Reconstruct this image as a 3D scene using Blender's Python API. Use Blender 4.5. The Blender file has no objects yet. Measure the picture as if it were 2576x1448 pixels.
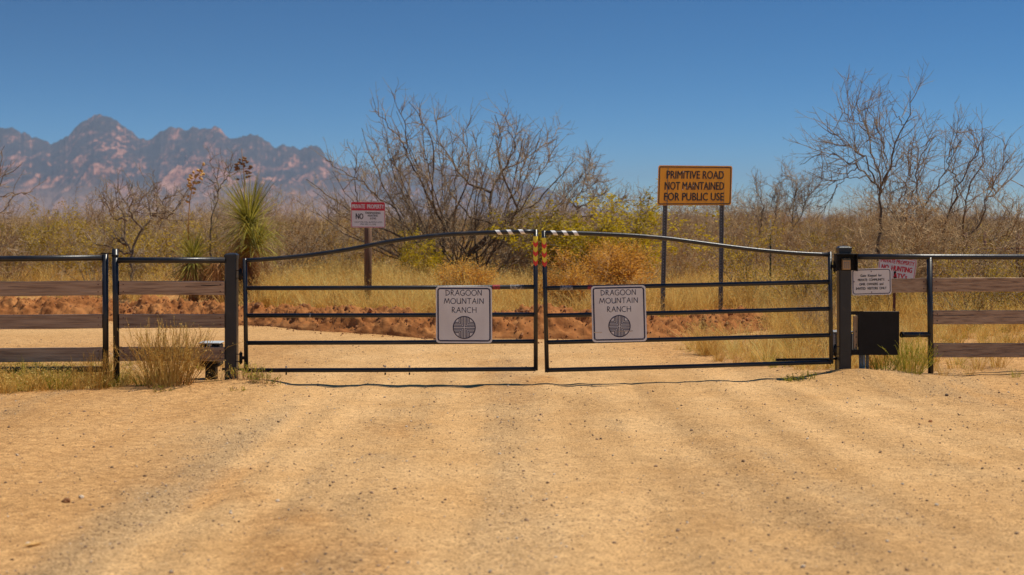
import bpy, math, random
import numpy as np
from mathutils import Vector, Matrix

R = math.radians
rng = np.random.default_rng(7)
random.seed(7)
scene = bpy.context.scene
col = scene.collection

# ------------------------------------------------------------------ camera
F = 3578.0            # focal length in pixels of a 2576-wide picture (50 mm lens)
HZ = 560.0            # eye-level row in that picture
CH = 1.72             # eye height
cam_d = bpy.data.cameras.new('camera')
cam = bpy.data.objects.new('camera', cam_d)
col.objects.link(cam)
cam.location = (0, 0, CH)
cam.rotation_euler = (R(90), 0, 0)
cam_d.lens = 50
cam_d.sensor_width = 36
cam_d.shift_y = -164.0 / 2576.0
cam_d.clip_start = 0.1
cam_d.clip_end = 40000
cam_d.dof.use_dof = True
cam_d.dof.focus_distance = 16.3
cam_d.dof.aperture_fstop = 2.0
scene.camera = cam

# ------------------------------------------------------------------ sky and sun
SUN_EL, SUN_B = 63.0, 14.0      # elevation; angle behind the gate line, sun on the right
sv = Vector((math.cos(R(SUN_EL)) * math.cos(R(SUN_B)), math.cos(R(SUN_EL)) * math.sin(R(SUN_B)), math.sin(R(SUN_EL))))
world = bpy.data.worlds.new('World')
scene.world = world
world.use_nodes = True
nt = world.node_tree
nt.nodes.clear()
wo = nt.nodes.new('ShaderNodeOutputWorld')
bg = nt.nodes.new('ShaderNodeBackground')
sky = nt.nodes.new('ShaderNodeTexSky')
sky.sky_type = 'NISHITA'
sky.sun_disc = False
sky.sun_elevation = R(SUN_EL)
sky.sun_rotation = R(90 - SUN_B)
sky.altitude = 1400
sky.air_density = 1.0
sky.dust_density = 0.4
sky.ozone_density = 1.0
tc = nt.nodes.new('ShaderNodeTexCoord')
mp = nt.nodes.new('ShaderNodeMapping')
mp.vector_type = 'POINT'
mp.inputs['Scale'].default_value = (1, 1, 3.2)
mp.inputs['Location'].default_value = (0, 0, 0.0)
hs = nt.nodes.new('ShaderNodeHueSaturation')
hs.inputs['Hue'].default_value = 0.472
hs.inputs['Saturation'].default_value = 1.5
hs.inputs['Value'].default_value = 1.0
nt.links.new(tc.outputs['Generated'], mp.inputs['Vector'])
nt.links.new(mp.outputs[0], sky.inputs[0])
nt.links.new(sky.outputs[0], hs.inputs['Color'])
gm = nt.nodes.new('ShaderNodeGamma')
gm.inputs[1].default_value = 1.5
nt.links.new(hs.outputs[0], gm.inputs[0])
nt.links.new(gm.outputs[0], bg.inputs[0])
bg.inputs[1].default_value = 0.05
nt.links.new(bg.outputs[0], wo.inputs[0])

sun_d = bpy.data.lights.new('sun', 'SUN')
sun_d.energy = 4.9
sun_d.angle = R(0.5)
sun_d.color = (1.0, 0.93, 0.80)
sun = bpy.data.objects.new('sun', sun_d)
col.objects.link(sun)
sun.location = (20, 20, 60)
sun.rotation_euler = sv.to_track_quat('Z', 'Y').to_euler()

scene.view_settings.view_transform = 'Standard'
scene.view_settings.look = 'None'
scene.view_settings.exposure = 0.12
scene.view_settings.gamma = 1.0
scene.view_settings.use_curve_mapping = False
scene.cycles.use_denoising = True
scene.cycles.max_bounces = 6
scene.cycles.diffuse_bounces = 3
scene.cycles.transparent_max_bounces = 8
scene.cycles.volume_bounces = 0

# ------------------------------------------------------------------ helpers
def PX(px, py, Y):
    return Vector(((px - 1288.0) / F * Y, Y, CH - (py - HZ) / F * Y))

def m_per_px(Y):
    return Y / F

# ---- value noise in numpy
def _hash(ix, iy, iz, seed):
    n = (ix * 374761393 + iy * 668265263 + iz * 2147483647 + seed * 974711) & 0xFFFFFFFF
    n = ((n ^ (n >> 13)) * 1274126177) & 0xFFFFFFFF
    n = (n ^ (n >> 16)) & 0xFFFFFFFF
    return n.astype(np.float64) / 4294967295.0

def vnoise(x, y, seed=0):
    x = np.asarray(x, float); y = np.asarray(y, float)
    x, y = np.broadcast_arrays(x, y)
    ix = np.floor(x).astype(np.int64); iy = np.floor(y).astype(np.int64)
    fx = x - ix; fy = y - iy
    fx = fx * fx * fx * (fx * (fx * 6 - 15) + 10); fy = fy * fy * fy * (fy * (fy * 6 - 15) + 10)
    z = np.zeros_like(ix)
    a = _hash(ix, iy, z, seed); b = _hash(ix + 1, iy, z, seed)
    c = _hash(ix, iy + 1, z, seed); d = _hash(ix + 1, iy + 1, z, seed)
    return (a * (1 - fx) + b * fx) * (1 - fy) + (c * (1 - fx) + d * fx) * fy * 1.0

def fbm(x, y, oct=4, seed=0, gain=0.5):
    s = 0; a = 1.0; t = 0
    for o in range(oct):
        s = s + a * (vnoise(np.asarray(x) * 2 ** o + 17.3 * o, np.asarray(y) * 2 ** o - 9.1 * o, seed + o) * 2 - 1)
        t += a; a *= gain
    return s / t

def ridged(x, y, oct=4, seed=0, gain=0.55):
    s = 0; a = 1.0; t = 0
    for o in range(oct):
        n = 1 - np.abs(vnoise(np.asarray(x) * 2 ** o + 5.3 * o, np.asarray(y) * 2 ** o + 3.1 * o, seed + o) * 2 - 1)
        s = s + a * n * n; t += a; a *= gain
    return s / t

def sstep(a, b, x):
    t = np.clip((np.asarray(x, float) - a) / (b - a), 0, 1)
    return t * t * (3 - 2 * t)

# ---- mesh creation
def np_mesh(name, verts, quads=None, tris=None, smooth=True):
    me = bpy.data.meshes.new(name)
    verts = np.asarray(verts, dtype=np.float32)
    me.vertices.add(len(verts))
    me.vertices.foreach_set('co', verts.ravel())
    loops = []; starts = []; n = 0
    if quads is not None and len(quads):
        q = np.asarray(quads, dtype=np.int32)
        loops.append(q.ravel()); starts.append(np.arange(len(q)) * 4 + n); n += q.size
    if tris is not None and len(tris):
        t = np.asarray(tris, dtype=np.int32)
        loops.append(t.ravel()); starts.append(np.arange(len(t)) * 3 + n); n += t.size
    if loops:
        lv = np.concatenate(loops).astype(np.int32); st = np.concatenate(starts).astype(np.int32)
        me.loops.add(len(lv)); me.loops.foreach_set('vertex_index', lv)
        me.polygons.add(len(st)); me.polygons.foreach_set('loop_start', st)
        if smooth:
            me.polygons.foreach_set('use_smooth', np.ones(len(st), dtype=bool))
    me.update(calc_edges=True)
    me.validate()
    return me

ORG = {}
def link(name, me, mat=None, parent=None, loc=None):
    o = bpy.data.objects.new(name, me)
    col.objects.link(o)
    if mat is not None and me is not None and len(me.materials) == 0:
        me.materials.append(mat)
    if parent is not None:
        o.parent = parent
        ORG[o] = ORG[parent]
    else:
        ORG[o] = Vector((0, 0, 0))
    if loc is not None:
        o.location = loc
    return o

def tag(o, label=None, cat=None, group=None, kind=None):
    if label: o['label'] = label
    if cat: o['category'] = cat
    if group: o['group'] = group
    if kind: o['kind'] = kind
    return o

def thing(name, label, cat, loc, group=None):
    o = bpy.data.objects.new(name, None)
    o.empty_display_size = 0.2
    col.objects.link(o)
    o.location = loc
    ORG[o] = Vector(loc)
    return tag(o, label, cat, group)

class MB:
    """collects shapes in world coordinates; build() links them as one mesh object"""
    def __init__(s):
        s.v = []; s.f = []
    def poly(s, verts, faces):
        b = len(s.v)
        s.v += [Vector(p) for p in verts]
        s.f += [tuple(i + b for i in f) for f in faces]
        return s
    def box(s, c, size, M=None, bev=0.0):
        hx, hy, hz = size[0] / 2, size[1] / 2, size[2] / 2
        if bev <= 0:
            vs = [Vector((x, y, z)) for x in (-hx, hx) for y in (-hy, hy) for z in (-hz, hz)]
            fs = [(0, 1, 3, 2), (4, 6, 7, 5), (0, 4, 5, 1), (2, 3, 7, 6), (0, 2, 6, 4), (1, 5, 7, 3)]
        else:
            b = min(bev, hx * .9, hy * .9, hz * .9)
            ring = []
            prof = [(-hx + b, -hy), (hx - b, -hy), (hx, -hy + b), (hx, hy - b), (hx - b, hy), (-hx + b, hy), (-hx, hy - b), (-hx, -hy + b)]
            inner = [(x * (1 - b / hx), y * (1 - b / hy)) for x, y in prof]
            for z, pr in ((-hz, inner), (-hz + b, prof), (hz - b, prof), (hz, inner)):
                ring += [Vector((x, y, z)) for x, y in pr]
            vs = ring
            fs = [tuple(range(7, -1, -1)), tuple(range(24, 32))]
            for k in range(3):
                for i in range(8):
                    j = (i + 1) % 8
                    fs.append((k * 8 + i, k * 8 + j, k * 8 + 8 + j, k * 8 + 8 + i))
        c = Vector(c)
        vs = [c + (M @ v if M else v) for v in vs]
        return s.poly(vs, fs)
    def tube(s, pts, r, k=12, cap=True):
        pts = [Vector(p) for p in pts]
        n = len(pts)
        rs = r if isinstance(r, (list, tuple)) else [r] * n
        vs = []; prev = None
        for i, p in enumerate(pts):
            t = (pts[min(i + 1, n - 1)] - pts[max(i - 1, 0)]).normalized()
            if prev is None:
                ref = Vector((0, 0, 1)) if abs(t.z) < 0.9 else Vector((0, 1, 0))
                u = t.cross(ref).normalized()
            else:
                u = (prev - t * prev.dot(t)).normalized()
            prev = u
            w = t.cross(u)
            for a in range(k):
                an = 2 * math.pi * a / k
                vs.append(p + (u * math.cos(an) + w * math.sin(an)) * rs[i])
        fs = []
        for i in range(n - 1):
            for a in range(k):
                b = (a + 1) % k
                fs.append((i * k + a, i * k + b, (i + 1) * k + b, (i + 1) * k + a))
        if cap:
            fs.append(tuple(range(k - 1, -1, -1)))
            fs.append(tuple(range((n - 1) * k, n * k)))
        return s.poly(vs, fs)
    def prism(s, outline, O, U, W, t0, t1):
        """outline [(a,b)] in plane O + a*U + b*W, extruded along normal from t0 to t1"""
        N = U.cross(W)
        n = len(outline)
        vs = [O + U * a + W * b + N * t0 for a, b in outline] + [O + U * a + W * b + N * t1 for a, b in outline]
        fs = [tuple(range(n - 1, -1, -1)), tuple(range(n, 2 * n))]
        for i in range(n):
            j = (i + 1) % n
            fs.append((i, j, n + j, n + i))
        return s.poly(vs, fs)
    def ring(s, outer, inner, O, U, W, t0, t1):
        N = U.cross(W); n = len(outer)
        L = []
        for t in (t0, t1):
            for ol in (outer, inner):
                L += [O + U * a + W * b + N * t for a, b in ol]
        fs = []
        for i in range(n):
            j = (i + 1) % n
            fs.append((2 * n + i, 2 * n + j, 3 * n + j, 3 * n + i))
            fs.append((i, n + i, n + j, j))
            fs.append((i, j, 2 * n + j, 2 * n + i))
            fs.append((n + j, n + i, 3 * n + i, 3 * n + j))
        return s.poly(L, fs)
    def build(s, name, mat, parent=None, smooth=False):
        o0 = ORG[parent] if parent is not None else Vector((0, 0, 0))
        me = bpy.data.meshes.new(name)
        me.from_pydata([tuple(v - o0) for v in s.v], [], s.f)
        me.update()
        if smooth:
            for p in me.polygons: p.use_smooth = len(p.vertices) == 4
        return link(name, me, mat, parent)

def rrect(w, h, r, n=5):
    pts = []
    for cx, cy, a0 in ((w / 2 - r, h / 2 - r, 0), (-w / 2 + r, h / 2 - r, 90), (-w / 2 + r, -h / 2 + r, 180), (w / 2 - r, -h / 2 + r, 270)):
        for i in range(n + 1):
            a = R(a0 + 90 * i / n)
            pts.append((cx + r * math.cos(a), cy + r * math.sin(a)))
    return pts

# ------------------------------------------------------------------ materials
def new_mat(name):
    m = bpy.data.materials.new(name)
    m.use_nodes = True
    n = m.node_tree
    b = n.nodes['Principled BSDF']
    return m, n, b

def N(n, t, **kw):
    x = n.nodes.new(t)
    for k, v in kw.items():
        setattr(x, k, v)
    return x

def ramp(n, stops):
    r = N(n, 'ShaderNodeValToRGB')
    e = r.color_ramp.elements
    while len(e) < len(stops): e.new(0.5)
    for i, (p, c) in enumerate(stops):
        e[i].position = p
        e[i].color = (*c, 1) if len(c) == 3 else c
    return r

def noise_mat(name, stops, scale=5, stretch=(1, 1, 1), rough=0.8, bump=0.0, bscale=None, detail=5, metallic=0, spec=0.5, coord='Object', random_v=0.0, rough_var=0.0):
    m, n, b = new_mat(name)
    tcn = N(n, 'ShaderNodeTexCoord'); mpn = N(n, 'ShaderNodeMapping')
    mpn.inputs['Scale'].default_value = stretch
    n.links.new(tcn.outputs[coord], mpn.inputs['Vector'])
    nz = N(n, 'ShaderNodeTexNoise')
    nz.inputs['Scale'].default_value = scale; nz.inputs['Detail'].default_value = detail
    n.links.new(mpn.outputs[0], nz.inputs['Vector'])
    rp = ramp(n, stops)
    n.links.new(nz.outputs[0], rp.inputs[0])
    out = rp.outputs[0]
    if random_v > 0:
        oi = N(n, 'ShaderNodeObjectInfo')
        h = N(n, 'ShaderNodeHueSaturation')
        mr = N(n, 'ShaderNodeMapRange')
        mr.inputs[3].default_value = 1 - random_v; mr.inputs[4].default_value = 1 + random_v
        n.links.new(oi.outputs['Random'], mr.inputs[0]); n.links.new(mr.outputs[0], h.inputs['Value'])
        n.links.new(out, h.inputs['Color']); out = h.outputs[0]
    n.links.new(out, b.inputs['Base Color'])
    b.inputs['Roughness'].default_value = rough
    b.inputs['Metallic'].default_value = metallic
    b.inputs['Specular IOR Level'].default_value = spec
    if rough_var > 0:
        mr2 = N(n, 'ShaderNodeMapRange')
        mr2.inputs[3].default_value = rough - rough_var; mr2.inputs[4].default_value = rough + rough_var
        n.links.new(nz.outputs[0], mr2.inputs[0]); n.links.new(mr2.outputs[0], b.inputs['Roughness'])
    if bump > 0:
        nb = N(n, 'ShaderNodeTexNoise')
        nb.inputs['Scale'].default_value = bscale or scale * 3; nb.inputs['Detail'].default_value = 6
        n.links.new(mpn.outputs[0], nb.inputs['Vector'])
        bp = N(n, 'ShaderNodeBump'); bp.inputs['Strength'].default_value = bump; bp.inputs['Distance'].default_value = 0.02
        n.links.new(nb.outputs[0], bp.inputs['Height']); n.links.new(bp.outputs[0], b.inputs['Normal'])
    return m

def leaf_mat(name, stops, trans=0.42, rand=0.3, scale=1.5, gain=1.55):
    """foliage with light passing through the blades"""
    m, n, b = new_mat(name)
    tcn = N(n, 'ShaderNodeTexCoord')
    nz = N(n, 'ShaderNodeTexNoise'); nz.inputs['Scale'].default_value = scale; nz.inputs['Detail'].default_value = 8
    n.links.new(tcn.outputs['Object'], nz.inputs['Vector'])
    oi = N(n, 'ShaderNodeObjectInfo')
    geo = N(n, 'ShaderNodeNewGeometry')
    add = N(n, 'ShaderNodeMath', operation='ADD')
    mul = N(n, 'ShaderNodeMath', operation='MULTIPLY_ADD'); mul.inputs[1].default_value = rand; mul.inputs[2].default_value = -rand / 2
    mul2 = N(n, 'ShaderNodeMath', operation='MULTIPLY_ADD'); mul2.inputs[1].default_value = 0.45; mul2.inputs[2].default_value = -0.225
    n.links.new(oi.outputs['Random'], mul.inputs[0])
    n.links.new(geo.outputs['Random Per Island'], mul2.inputs[0])
    n.links.new(nz.outputs[0], add.inputs[0]); n.links.new(mul.outputs[0], add.inputs[1])
    add2 = N(n, 'ShaderNodeMath', operation='ADD')
    n.links.new(add.outputs[0], add2.inputs[0]); n.links.new(mul2.outputs[0], add2.inputs[1])
    rp = ramp(n, [(p, tuple(min(0.8, x * gain) for x in c)) for p, c in stops])
    n.links.new(add2.outputs[0], rp.inputs[0])
    n.links.new(rp.outputs[0], b.inputs['Base Color'])
    b.inputs['Roughness'].default_value = 0.65
    b.inputs['Specular IOR Level'].default_value = 0.25
    tr = N(n, 'ShaderNodeBsdfTranslucent'); n.links.new(rp.outputs[0], tr.inputs[0])
    mx = N(n, 'ShaderNodeMixShader'); mx.inputs[0].default_value = trans
    n.links.new(b.outputs[0], mx.inputs[1]); n.links.new(tr.outputs[0], mx.inputs[2])
    n.links.new(mx.outputs[0], n.nodes['Material Output'].inputs[0])
    return m

M = {}
M['black'] = noise_mat('black_paint', [(0.3, (0.010, 0.010, 0.012)), (0.6, (0.022, 0.020, 0.020)), (0.72, (0.055, 0.040, 0.028))], 5.0, detail=9, rough=0.36, rough_var=0.12, bump=0.08, bscale=60)
M['blackflat'] = noise_mat('black_steel', [(0.3, (0.008, 0.0075, 0.007)), (0.75, (0.017, 0.014, 0.012))], 6.0, spec=0.22, rough=0.55, rough_var=0.1, bump=0.1, bscale=40)
M['wood'] = noise_mat('weathered_board', [(0.25, (0.18, 0.105, 0.06)), (0.5, (0.43, 0.285, 0.175)), (0.8, (0.58, 0.41, 0.265))], 6.0, stretch=(0.35, 3, 7), rough=0.85, bump=0.5, bscale=16, detail=9, random_v=0.14)
M['split'] = noise_mat('dark_split', [(0.3, (0.02, 0.013, 0.01)), (0.7, (0.04, 0.025, 0.02))], 20, rough=0.95)
M['timber'] = noise_mat('brown_timber', [(0.3, (0.10, 0.05, 0.025)), (0.7, (0.20, 0.105, 0.055))], 7.0, stretch=(6, 6, 0.5), rough=0.85, bump=0.4)
M['signwhite'] = noise_mat('sign_white', [(0.3, (0.66, 0.62, 0.59)), (0.55, (0.77, 0.745, 0.72)), (0.8, (0.81, 0.79, 0.77))], 3.0, stretch=(1, 1, 0.5), detail=8, rough=0.42, bump=0.01)
M['navy'] = noise_mat('navy_ink', [(0.3, (0.016, 0.011, 0.05)), (0.7, (0.022, 0.016, 0.06))], 8.0, rough=0.5)
M['ink'] = noise_mat('black_ink', [(0.3, (0.012, 0.011, 0.016)), (0.7, (0.02, 0.018, 0.02))], 8.0, rough=0.5)
M['red'] = noise_mat('sign_red', [(0.3, (0.56, 0.012, 0.03)), (0.7, (0.66, 0.02, 0.04))], 8.0, rough=0.45)
M['orange'] = noise_mat('sign_orange', [(0.3, (0.92, 0.355, 0.006)), (0.7, (0.96, 0.385, 0.010))], 3.0, rough=0.4)
M['tapeyellow'] = noise_mat('tape_yellow', [(0.3, (0.85, 0.66, 0.03)), (0.7, (0.90, 0.72, 0.05))], 20, rough=0.35)
M['tapered'] = noise_mat('tape_red', [(0.3, (0.72, 0.03, 0.012)), (0.7, (0.80, 0.04, 0.02))], 20, rough=0.35)
M['tapewhite'] = noise_mat('tape_white', [(0.3, (0.68, 0.64, 0.60)), (0.65, (0.82, 0.80, 0.77))], 30, rough=0.35)
M['tapedull'] = noise_mat('tape_faded_red', [(0.35, (0.10, 0.02, 0.018)), (0.65, (0.42, 0.035, 0.04))], 40, rough=0.5)
M['tapeworn'] = noise_mat('tape_worn', [(0.40, (0.03, 0.027, 0.025)), (0.60, (0.34, 0.31, 0.29))], 55, rough=0.5)
M['galv'] = noise_mat('galvanised_steel', [(0.3, (0.10, 0.10, 0.095)), (0.7, (0.20, 0.195, 0.18))], 9, stretch=(4, 4, 1), rough=0.5, metallic=0.35)
M['bolt'] = noise_mat('zinc_bolt', [(0.3, (0.35, 0.35, 0.36)), (0.7, (0.5, 0.5, 0.5))], 20, rough=0.35, metallic=0.7)
M['tpost'] = noise_mat('green_post_paint', [(0.3, (0.012, 0.035, 0.022)), (0.7, (0.025, 0.06, 0.035))], 12, rough=0.55)
M['rust'] = noise_mat('rusty_steel', [(0.3, (0.07, 0.018, 0.012)), (0.7, (0.16, 0.05, 0.028))], 9, rough=0.8, bump=0.2)
M['tan'] = noise_mat('tan_plastic_and_sheen', [(0.3, (0.42, 0.28, 0.15)), (0.7, (0.50, 0.34, 0.19))], 12, rough=0.5)
M['grey'] = noise_mat('grey_housing', [(0.3, (0.20, 0.20, 0.20)), (0.7, (0.29, 0.285, 0.28))], 6, rough=0.55)
M['pvc'] = noise_mat('pale_conduit', [(0.3, (0.42, 0.45, 0.47)), (0.7, (0.55, 0.57, 0.58))], 9, rough=0.45)
M['lens'] = noise_mat('keypad_glass', [(0.3, (0.02, 0.02, 0.024)), (0.7, (0.05, 0.05, 0.055))], 9, rough=0.12)
M['bark'] = noise_mat('mesquite_bark', [(0.3, (0.07, 0.045, 0.028)), (0.7, (0.22, 0.145, 0.085))], 9, rough=0.9, bump=0.5, bscale=30, random_v=0.1)
M['twig'] = noise_mat('mesquite_twig', [(0.3, (0.19, 0.13, 0.082)), (0.7, (0.46, 0.34, 0.21))], 4, rough=0.85, random_v=0.15)
M['twigred'] = noise_mat('reddish_twig', [(0.3, (0.27, 0.16, 0.07)), (0.7, (0.55, 0.37, 0.18))], 4, rough=0.85, random_v=0.25)
M['creosote'] = leaf_mat('olive_leaf', [(0.1, (0.12, 0.076, 0.006)), (0.45, (0.28, 0.185, 0.016)), (0.85, (0.44, 0.30, 0.035))])
M['scrubbrown'] = leaf_mat('brown_leaf', [(0.1, (0.10, 0.05, 0.010)), (0.5, (0.24, 0.13, 0.024)), (0.85, (0.36, 0.21, 0.05))])
M['greenyellow'] = leaf_mat('yellow_green_leaf', [(0.1, (0.16, 0.115, 0.003)), (0.5, (0.36, 0.26, 0.006)), (0.85, (0.50, 0.37, 0.015))])
M['orangebrush'] = leaf_mat('orange_brush', [(0.1, (0.28, 0.125, 0.012)), (0.5, (0.48, 0.235, 0.028)), (0.85, (0.60, 0.34, 0.07))], 0.42)
M['drygrass'] = leaf_mat('dry_grass_blade', [(0.1, (0.24, 0.13, 0.024)), (0.45, (0.48, 0.295, 0.075)), (0.85, (0.66, 0.46, 0.18))], 0.42, 0.4)
M['greengrass'] = leaf_mat('green_grass_blade', [(0.1, (0.09, 0.10, 0.008)), (0.5, (0.24, 0.23, 0.02)), (0.85, (0.44, 0.36, 0.05))], 0.35, 0.4)
M['yucca'] = leaf_mat('yucca_blade', [(0.1, (0.08, 0.075, 0.014)), (0.5, (0.26, 0.225, 0.032)), (0.9, (0.52, 0.44, 0.09))], 0.35, 0.2, 3, 1.5)
M['thatch'] = leaf_mat('dead_thatch', [(0.1, (0.13, 0.05, 0.014)), (0.5, (0.27, 0.12, 0.032)), (0.9, (0.42, 0.22, 0.065))], 0.2, 0.2, 3)
M['stalk'] = noise_mat('dry_stalk', [(0.3, (0.32, 0.16, 0.05)), (0.7, (0.55, 0.32, 0.12))], 8, rough=0.8)
M['pod'] = noise_mat('brown_pod', [(0.3, (0.15, 0.075, 0.036)), (0.7, (0.34, 0.18, 0.085))], 25, rough=0.8)
M['podgold'] = noise_mat('golden_pod', [(0.3, (0.46, 0.23, 0.06)), (0.7, (0.70, 0.42, 0.14))], 25, rough=0.8)
M['pebble'] = noise_mat('pebble_stone', [(0.3, (0.13, 0.077, 0.042)), (0.5, (0.27, 0.165, 0.09)), (0.75, (0.48, 0.32, 0.18))], 3, rough=0.85, random_v=0.55)
M['palestone'] = noise_mat('pale_stone', [(0.3, (0.44, 0.33, 0.22)), (0.7, (0.62, 0.50, 0.37))], 8, rough=0.85, random_v=0.25)
M['redclod'] = noise_mat('red_clod', [(0.3, (0.25, 0.096, 0.031)), (0.7, (0.40, 0.172, 0.06))], 8, rough=0.95, bump=0.5, random_v=0.25)

def dirt_mat():
    m, n, b = new_mat('packed_dirt')
    tcn = N(n, 'ShaderNodeTexCoord')
    at = N(n, 'ShaderNodeAttribute', attribute_name='soil')
    ag = N(n, 'ShaderNodeAttribute', attribute_name='gravel')
    def noise(s, d=6, vec=None):
        x = N(n, 'ShaderNodeTexNoise'); x.inputs['Scale'].default_value = s; x.inputs['Detail'].default_value = d
        x.inputs['Roughness'].default_value = 0.62
        n.links.new(vec or tcn.outputs['Object'], x.inputs['Vector'])
        return x
    def mix(f, a, c, blend='MIX'):
        x = N(n, 'ShaderNodeMix', data_type='RGBA', blend_type=blend)
        for s_, v in ((0, f), (6, a), (7, c)):
            if hasattr(v, 'links'): n.links.new(v, x.inputs[s_])
            elif isinstance(v, tuple): x.inputs[s_].default_value = (*v, 1)
            else: x.inputs[s_].default_value = v
        return x.outputs[2]
    n1 = noise(0.9); n2 = noise(14, 8); n3 = noise(60, 4); n4 = noise(260, 2)
    pale = ramp(n, [(0.3, (0.585, 0.332, 0.130)), (0.7, (0.685, 0.422, 0.190))]); n.links.new(n1.outputs[0], pale.inputs[0])
    red = ramp(n, [(0.3, (0.43, 0.205, 0.066)), (0.7, (0.60, 0.325, 0.118))]); n.links.new(n2.outputs[0], red.inputs[0])
    c1 = mix(at.outputs['Fac'], pale.outputs[0], red.outputs[0])
    grav = ramp(n, [(0.3, (0.27, 0.165, 0.078)), (0.55, (0.44, 0.29, 0.145)), (0.8, (0.60, 0.43, 0.25))]); n.links.new(n3.outputs[0], grav.inputs[0])
    c2 = mix(ag.outputs['Fac'], c1, grav.outputs[0])
    sp = ramp(n, [(0.37, (0.36, 0.32, 0.29)), (0.465, (0.97, 0.97, 0.97)), (0.58, (1, 1, 1)), (0.69, (1.28, 1.28, 1.28))]); n.links.new(n3.outputs[0], sp.inputs[0])
    c3 = mix(0.85, c2, sp.outputs[0], 'MULTIPLY')
    sp2 = ramp(n, [(0.3, (0.70, 0.68, 0.66)), (0.7, (1.16, 1.16, 1.16))]); n.links.new(n2.outputs[0], sp2.inputs[0])
    ast = N(n, 'ShaderNodeAttribute', attribute_name='streak')
    sr = ramp(n, [(0.15, (0.80, 0.775, 0.74)), (0.5, (1, 1, 1)), (0.85, (1.13, 1.14, 1.16))]); n.links.new(ast.outputs['Fac'], sr.inputs[0])
    c3 = mix(1.0, c3, sr.outputs[0], 'MULTIPLY')
    c4 = mix(0.8, c3, sp2.outputs[0], 'MULTIPLY')
    n.links.new(c4, b.inputs['Base Color'])
    b.inputs['Roughness'].default_value = 0.95
    b.inputs['Specular IOR Level'].default_value = 0.15
    bp = N(n, 'ShaderNodeBump'); bp.inputs['Strength'].default_value = 0.9; bp.inputs['Distance'].default_value = 0.028
    ad = N(n, 'ShaderNodeMath', operation='ADD')
    n.links.new(n2.outputs[0], ad.inputs[0])
    ml = N(n, 'ShaderNodeMath', operation='MULTIPLY'); ml.inputs[1].default_value = 0.5
    n.links.new(n3.outputs[0], ml.inputs[0]); n.links.new(ml.outputs[0], ad.inputs[1])
    n.links.new(ad.outputs[0], bp.inputs['Height']); n.links.new(bp.outputs[0], b.inputs['Normal'])
    return m
M['dirt'] = dirt_mat()
M['berm'] = noise_mat('red_earth', [(0.25, (0.18, 0.062, 0.018)), (0.5, (0.31, 0.118, 0.036)), (0.8, (0.45, 0.202, 0.068))], 3.0, rough=0.97, bump=0.9, bscale=14, spec=0.1)

def mountain_mat():
    m, n, b = new_mat('mountain_rock')
    tcn = N(n, 'ShaderNodeTexCoord')
    mpv = N(n, 'ShaderNodeMapping'); mpv.inputs['Scale'].default_value = (1, 0.22, 0.9)
    n.links.new(tcn.outputs['Object'], mpv.inputs['Vector'])
    def noise(s, d=8, vec=None):
        x = N(n, 'ShaderNodeTexNoise'); x.inputs['Scale'].default_value = s; x.inputs['Detail'].default_value = d
        x.inputs['Roughness'].default_value = 0.65
        n.links.new(mpv.outputs[0], x.inputs['Vector'])
        return x
    a = noise(0.011); c = noise(0.045)
    ad = N(n, 'ShaderNodeMath', operation='ADD'); n.links.new(a.outputs[0], ad.inputs[0])
    ml = N(n, 'ShaderNodeMath', operation='MULTIPLY'); ml.inputs[1].default_value = 0.6
    n.links.new(c.outputs[0], ml.inputs[0]); n.links.new(ml.outputs[0], ad.inputs[1])
    rp = ramp(n, [(0.72, (0.042, 0.034, 0.036)), (0.82, (0.10, 0.060, 0.050)), (0.90, (0.40, 0.165, 0.105)), (1.02, (0.62, 0.31, 0.21))])
    geo = N(n, 'ShaderNodeNewGeometry'); sx = N(n, 'ShaderNodeSeparateXYZ'); n.links.new(geo.outputs['True Normal'], sx.inputs[0])
    sl = N(n, 'ShaderNodeMapRange'); sl.inputs[1].default_value = 0.80; sl.inputs[2].default_value = 0.35; sl.inputs[3].default_value = -0.06; sl.inputs[4].default_value = 0.10
    n.links.new(sx.outputs[2], sl.inputs[0])
    ad3 = N(n, 'ShaderNodeMath', operation='ADD'); n.links.new(ad.outputs[0], ad3.inputs[0]); n.links.new(sl.outputs[0], ad3.inputs[1])
    n.links.new(ad3.outputs[0], rp.inputs[0])
    sp = N(n, 'ShaderNodeSeparateXYZ'); n.links.new(tcn.outputs['Object'], sp.inputs[0])
    foot_haze = N(n, 'ShaderNodeMapRange'); foot_haze.inputs[1].default_value = 210; foot_haze.inputs[2].default_value = 60; foot_haze.inputs[3].default_value = 0; foot_haze.inputs[4].default_value = 0.75
    n.links.new(sp.outputs[2], foot_haze.inputs[0])
    mxr = N(n, 'ShaderNodeMix', data_type='RGBA'); n.links.new(foot_haze.outputs[0], mxr.inputs[0]); n.links.new(rp.outputs[0], mxr.inputs[6]); mxr.inputs[7].default_value = (0.34, 0.215, 0.165, 1)   # haze at the foot, painted into the rock as a pale gravel-fan tone
    n.links.new(mxr.outputs[2], b.inputs['Base Color'])
    b.inputs['Roughness'].default_value = 0.95; b.inputs['Specular IOR Level'].default_value = 0.1
    bp = N(n, 'ShaderNodeBump'); bp.inputs['Strength'].default_value = 1.0; bp.inputs['Distance'].default_value = 30
    n.links.new(c.outputs[0], bp.inputs['Height']); n.links.new(bp.outputs[0], b.inputs['Normal'])
    return m
M['mountain'] = mountain_mat()

# ------------------------------------------------------------------ terrain
BX = [-40, -16, -9, -6.5, -4.5, -3.2, -1.2, 1.3, 3.9, 5.5, 9, 40]
BYv = [27.6, 27.4, 27.0, 26.2, 25.1, 23.8, 22.3, 22.2, 22.7, 23.0, 23.0, 23.0]
def berm_y(x):
    return np.interp(x, BX, BYv)

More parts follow.
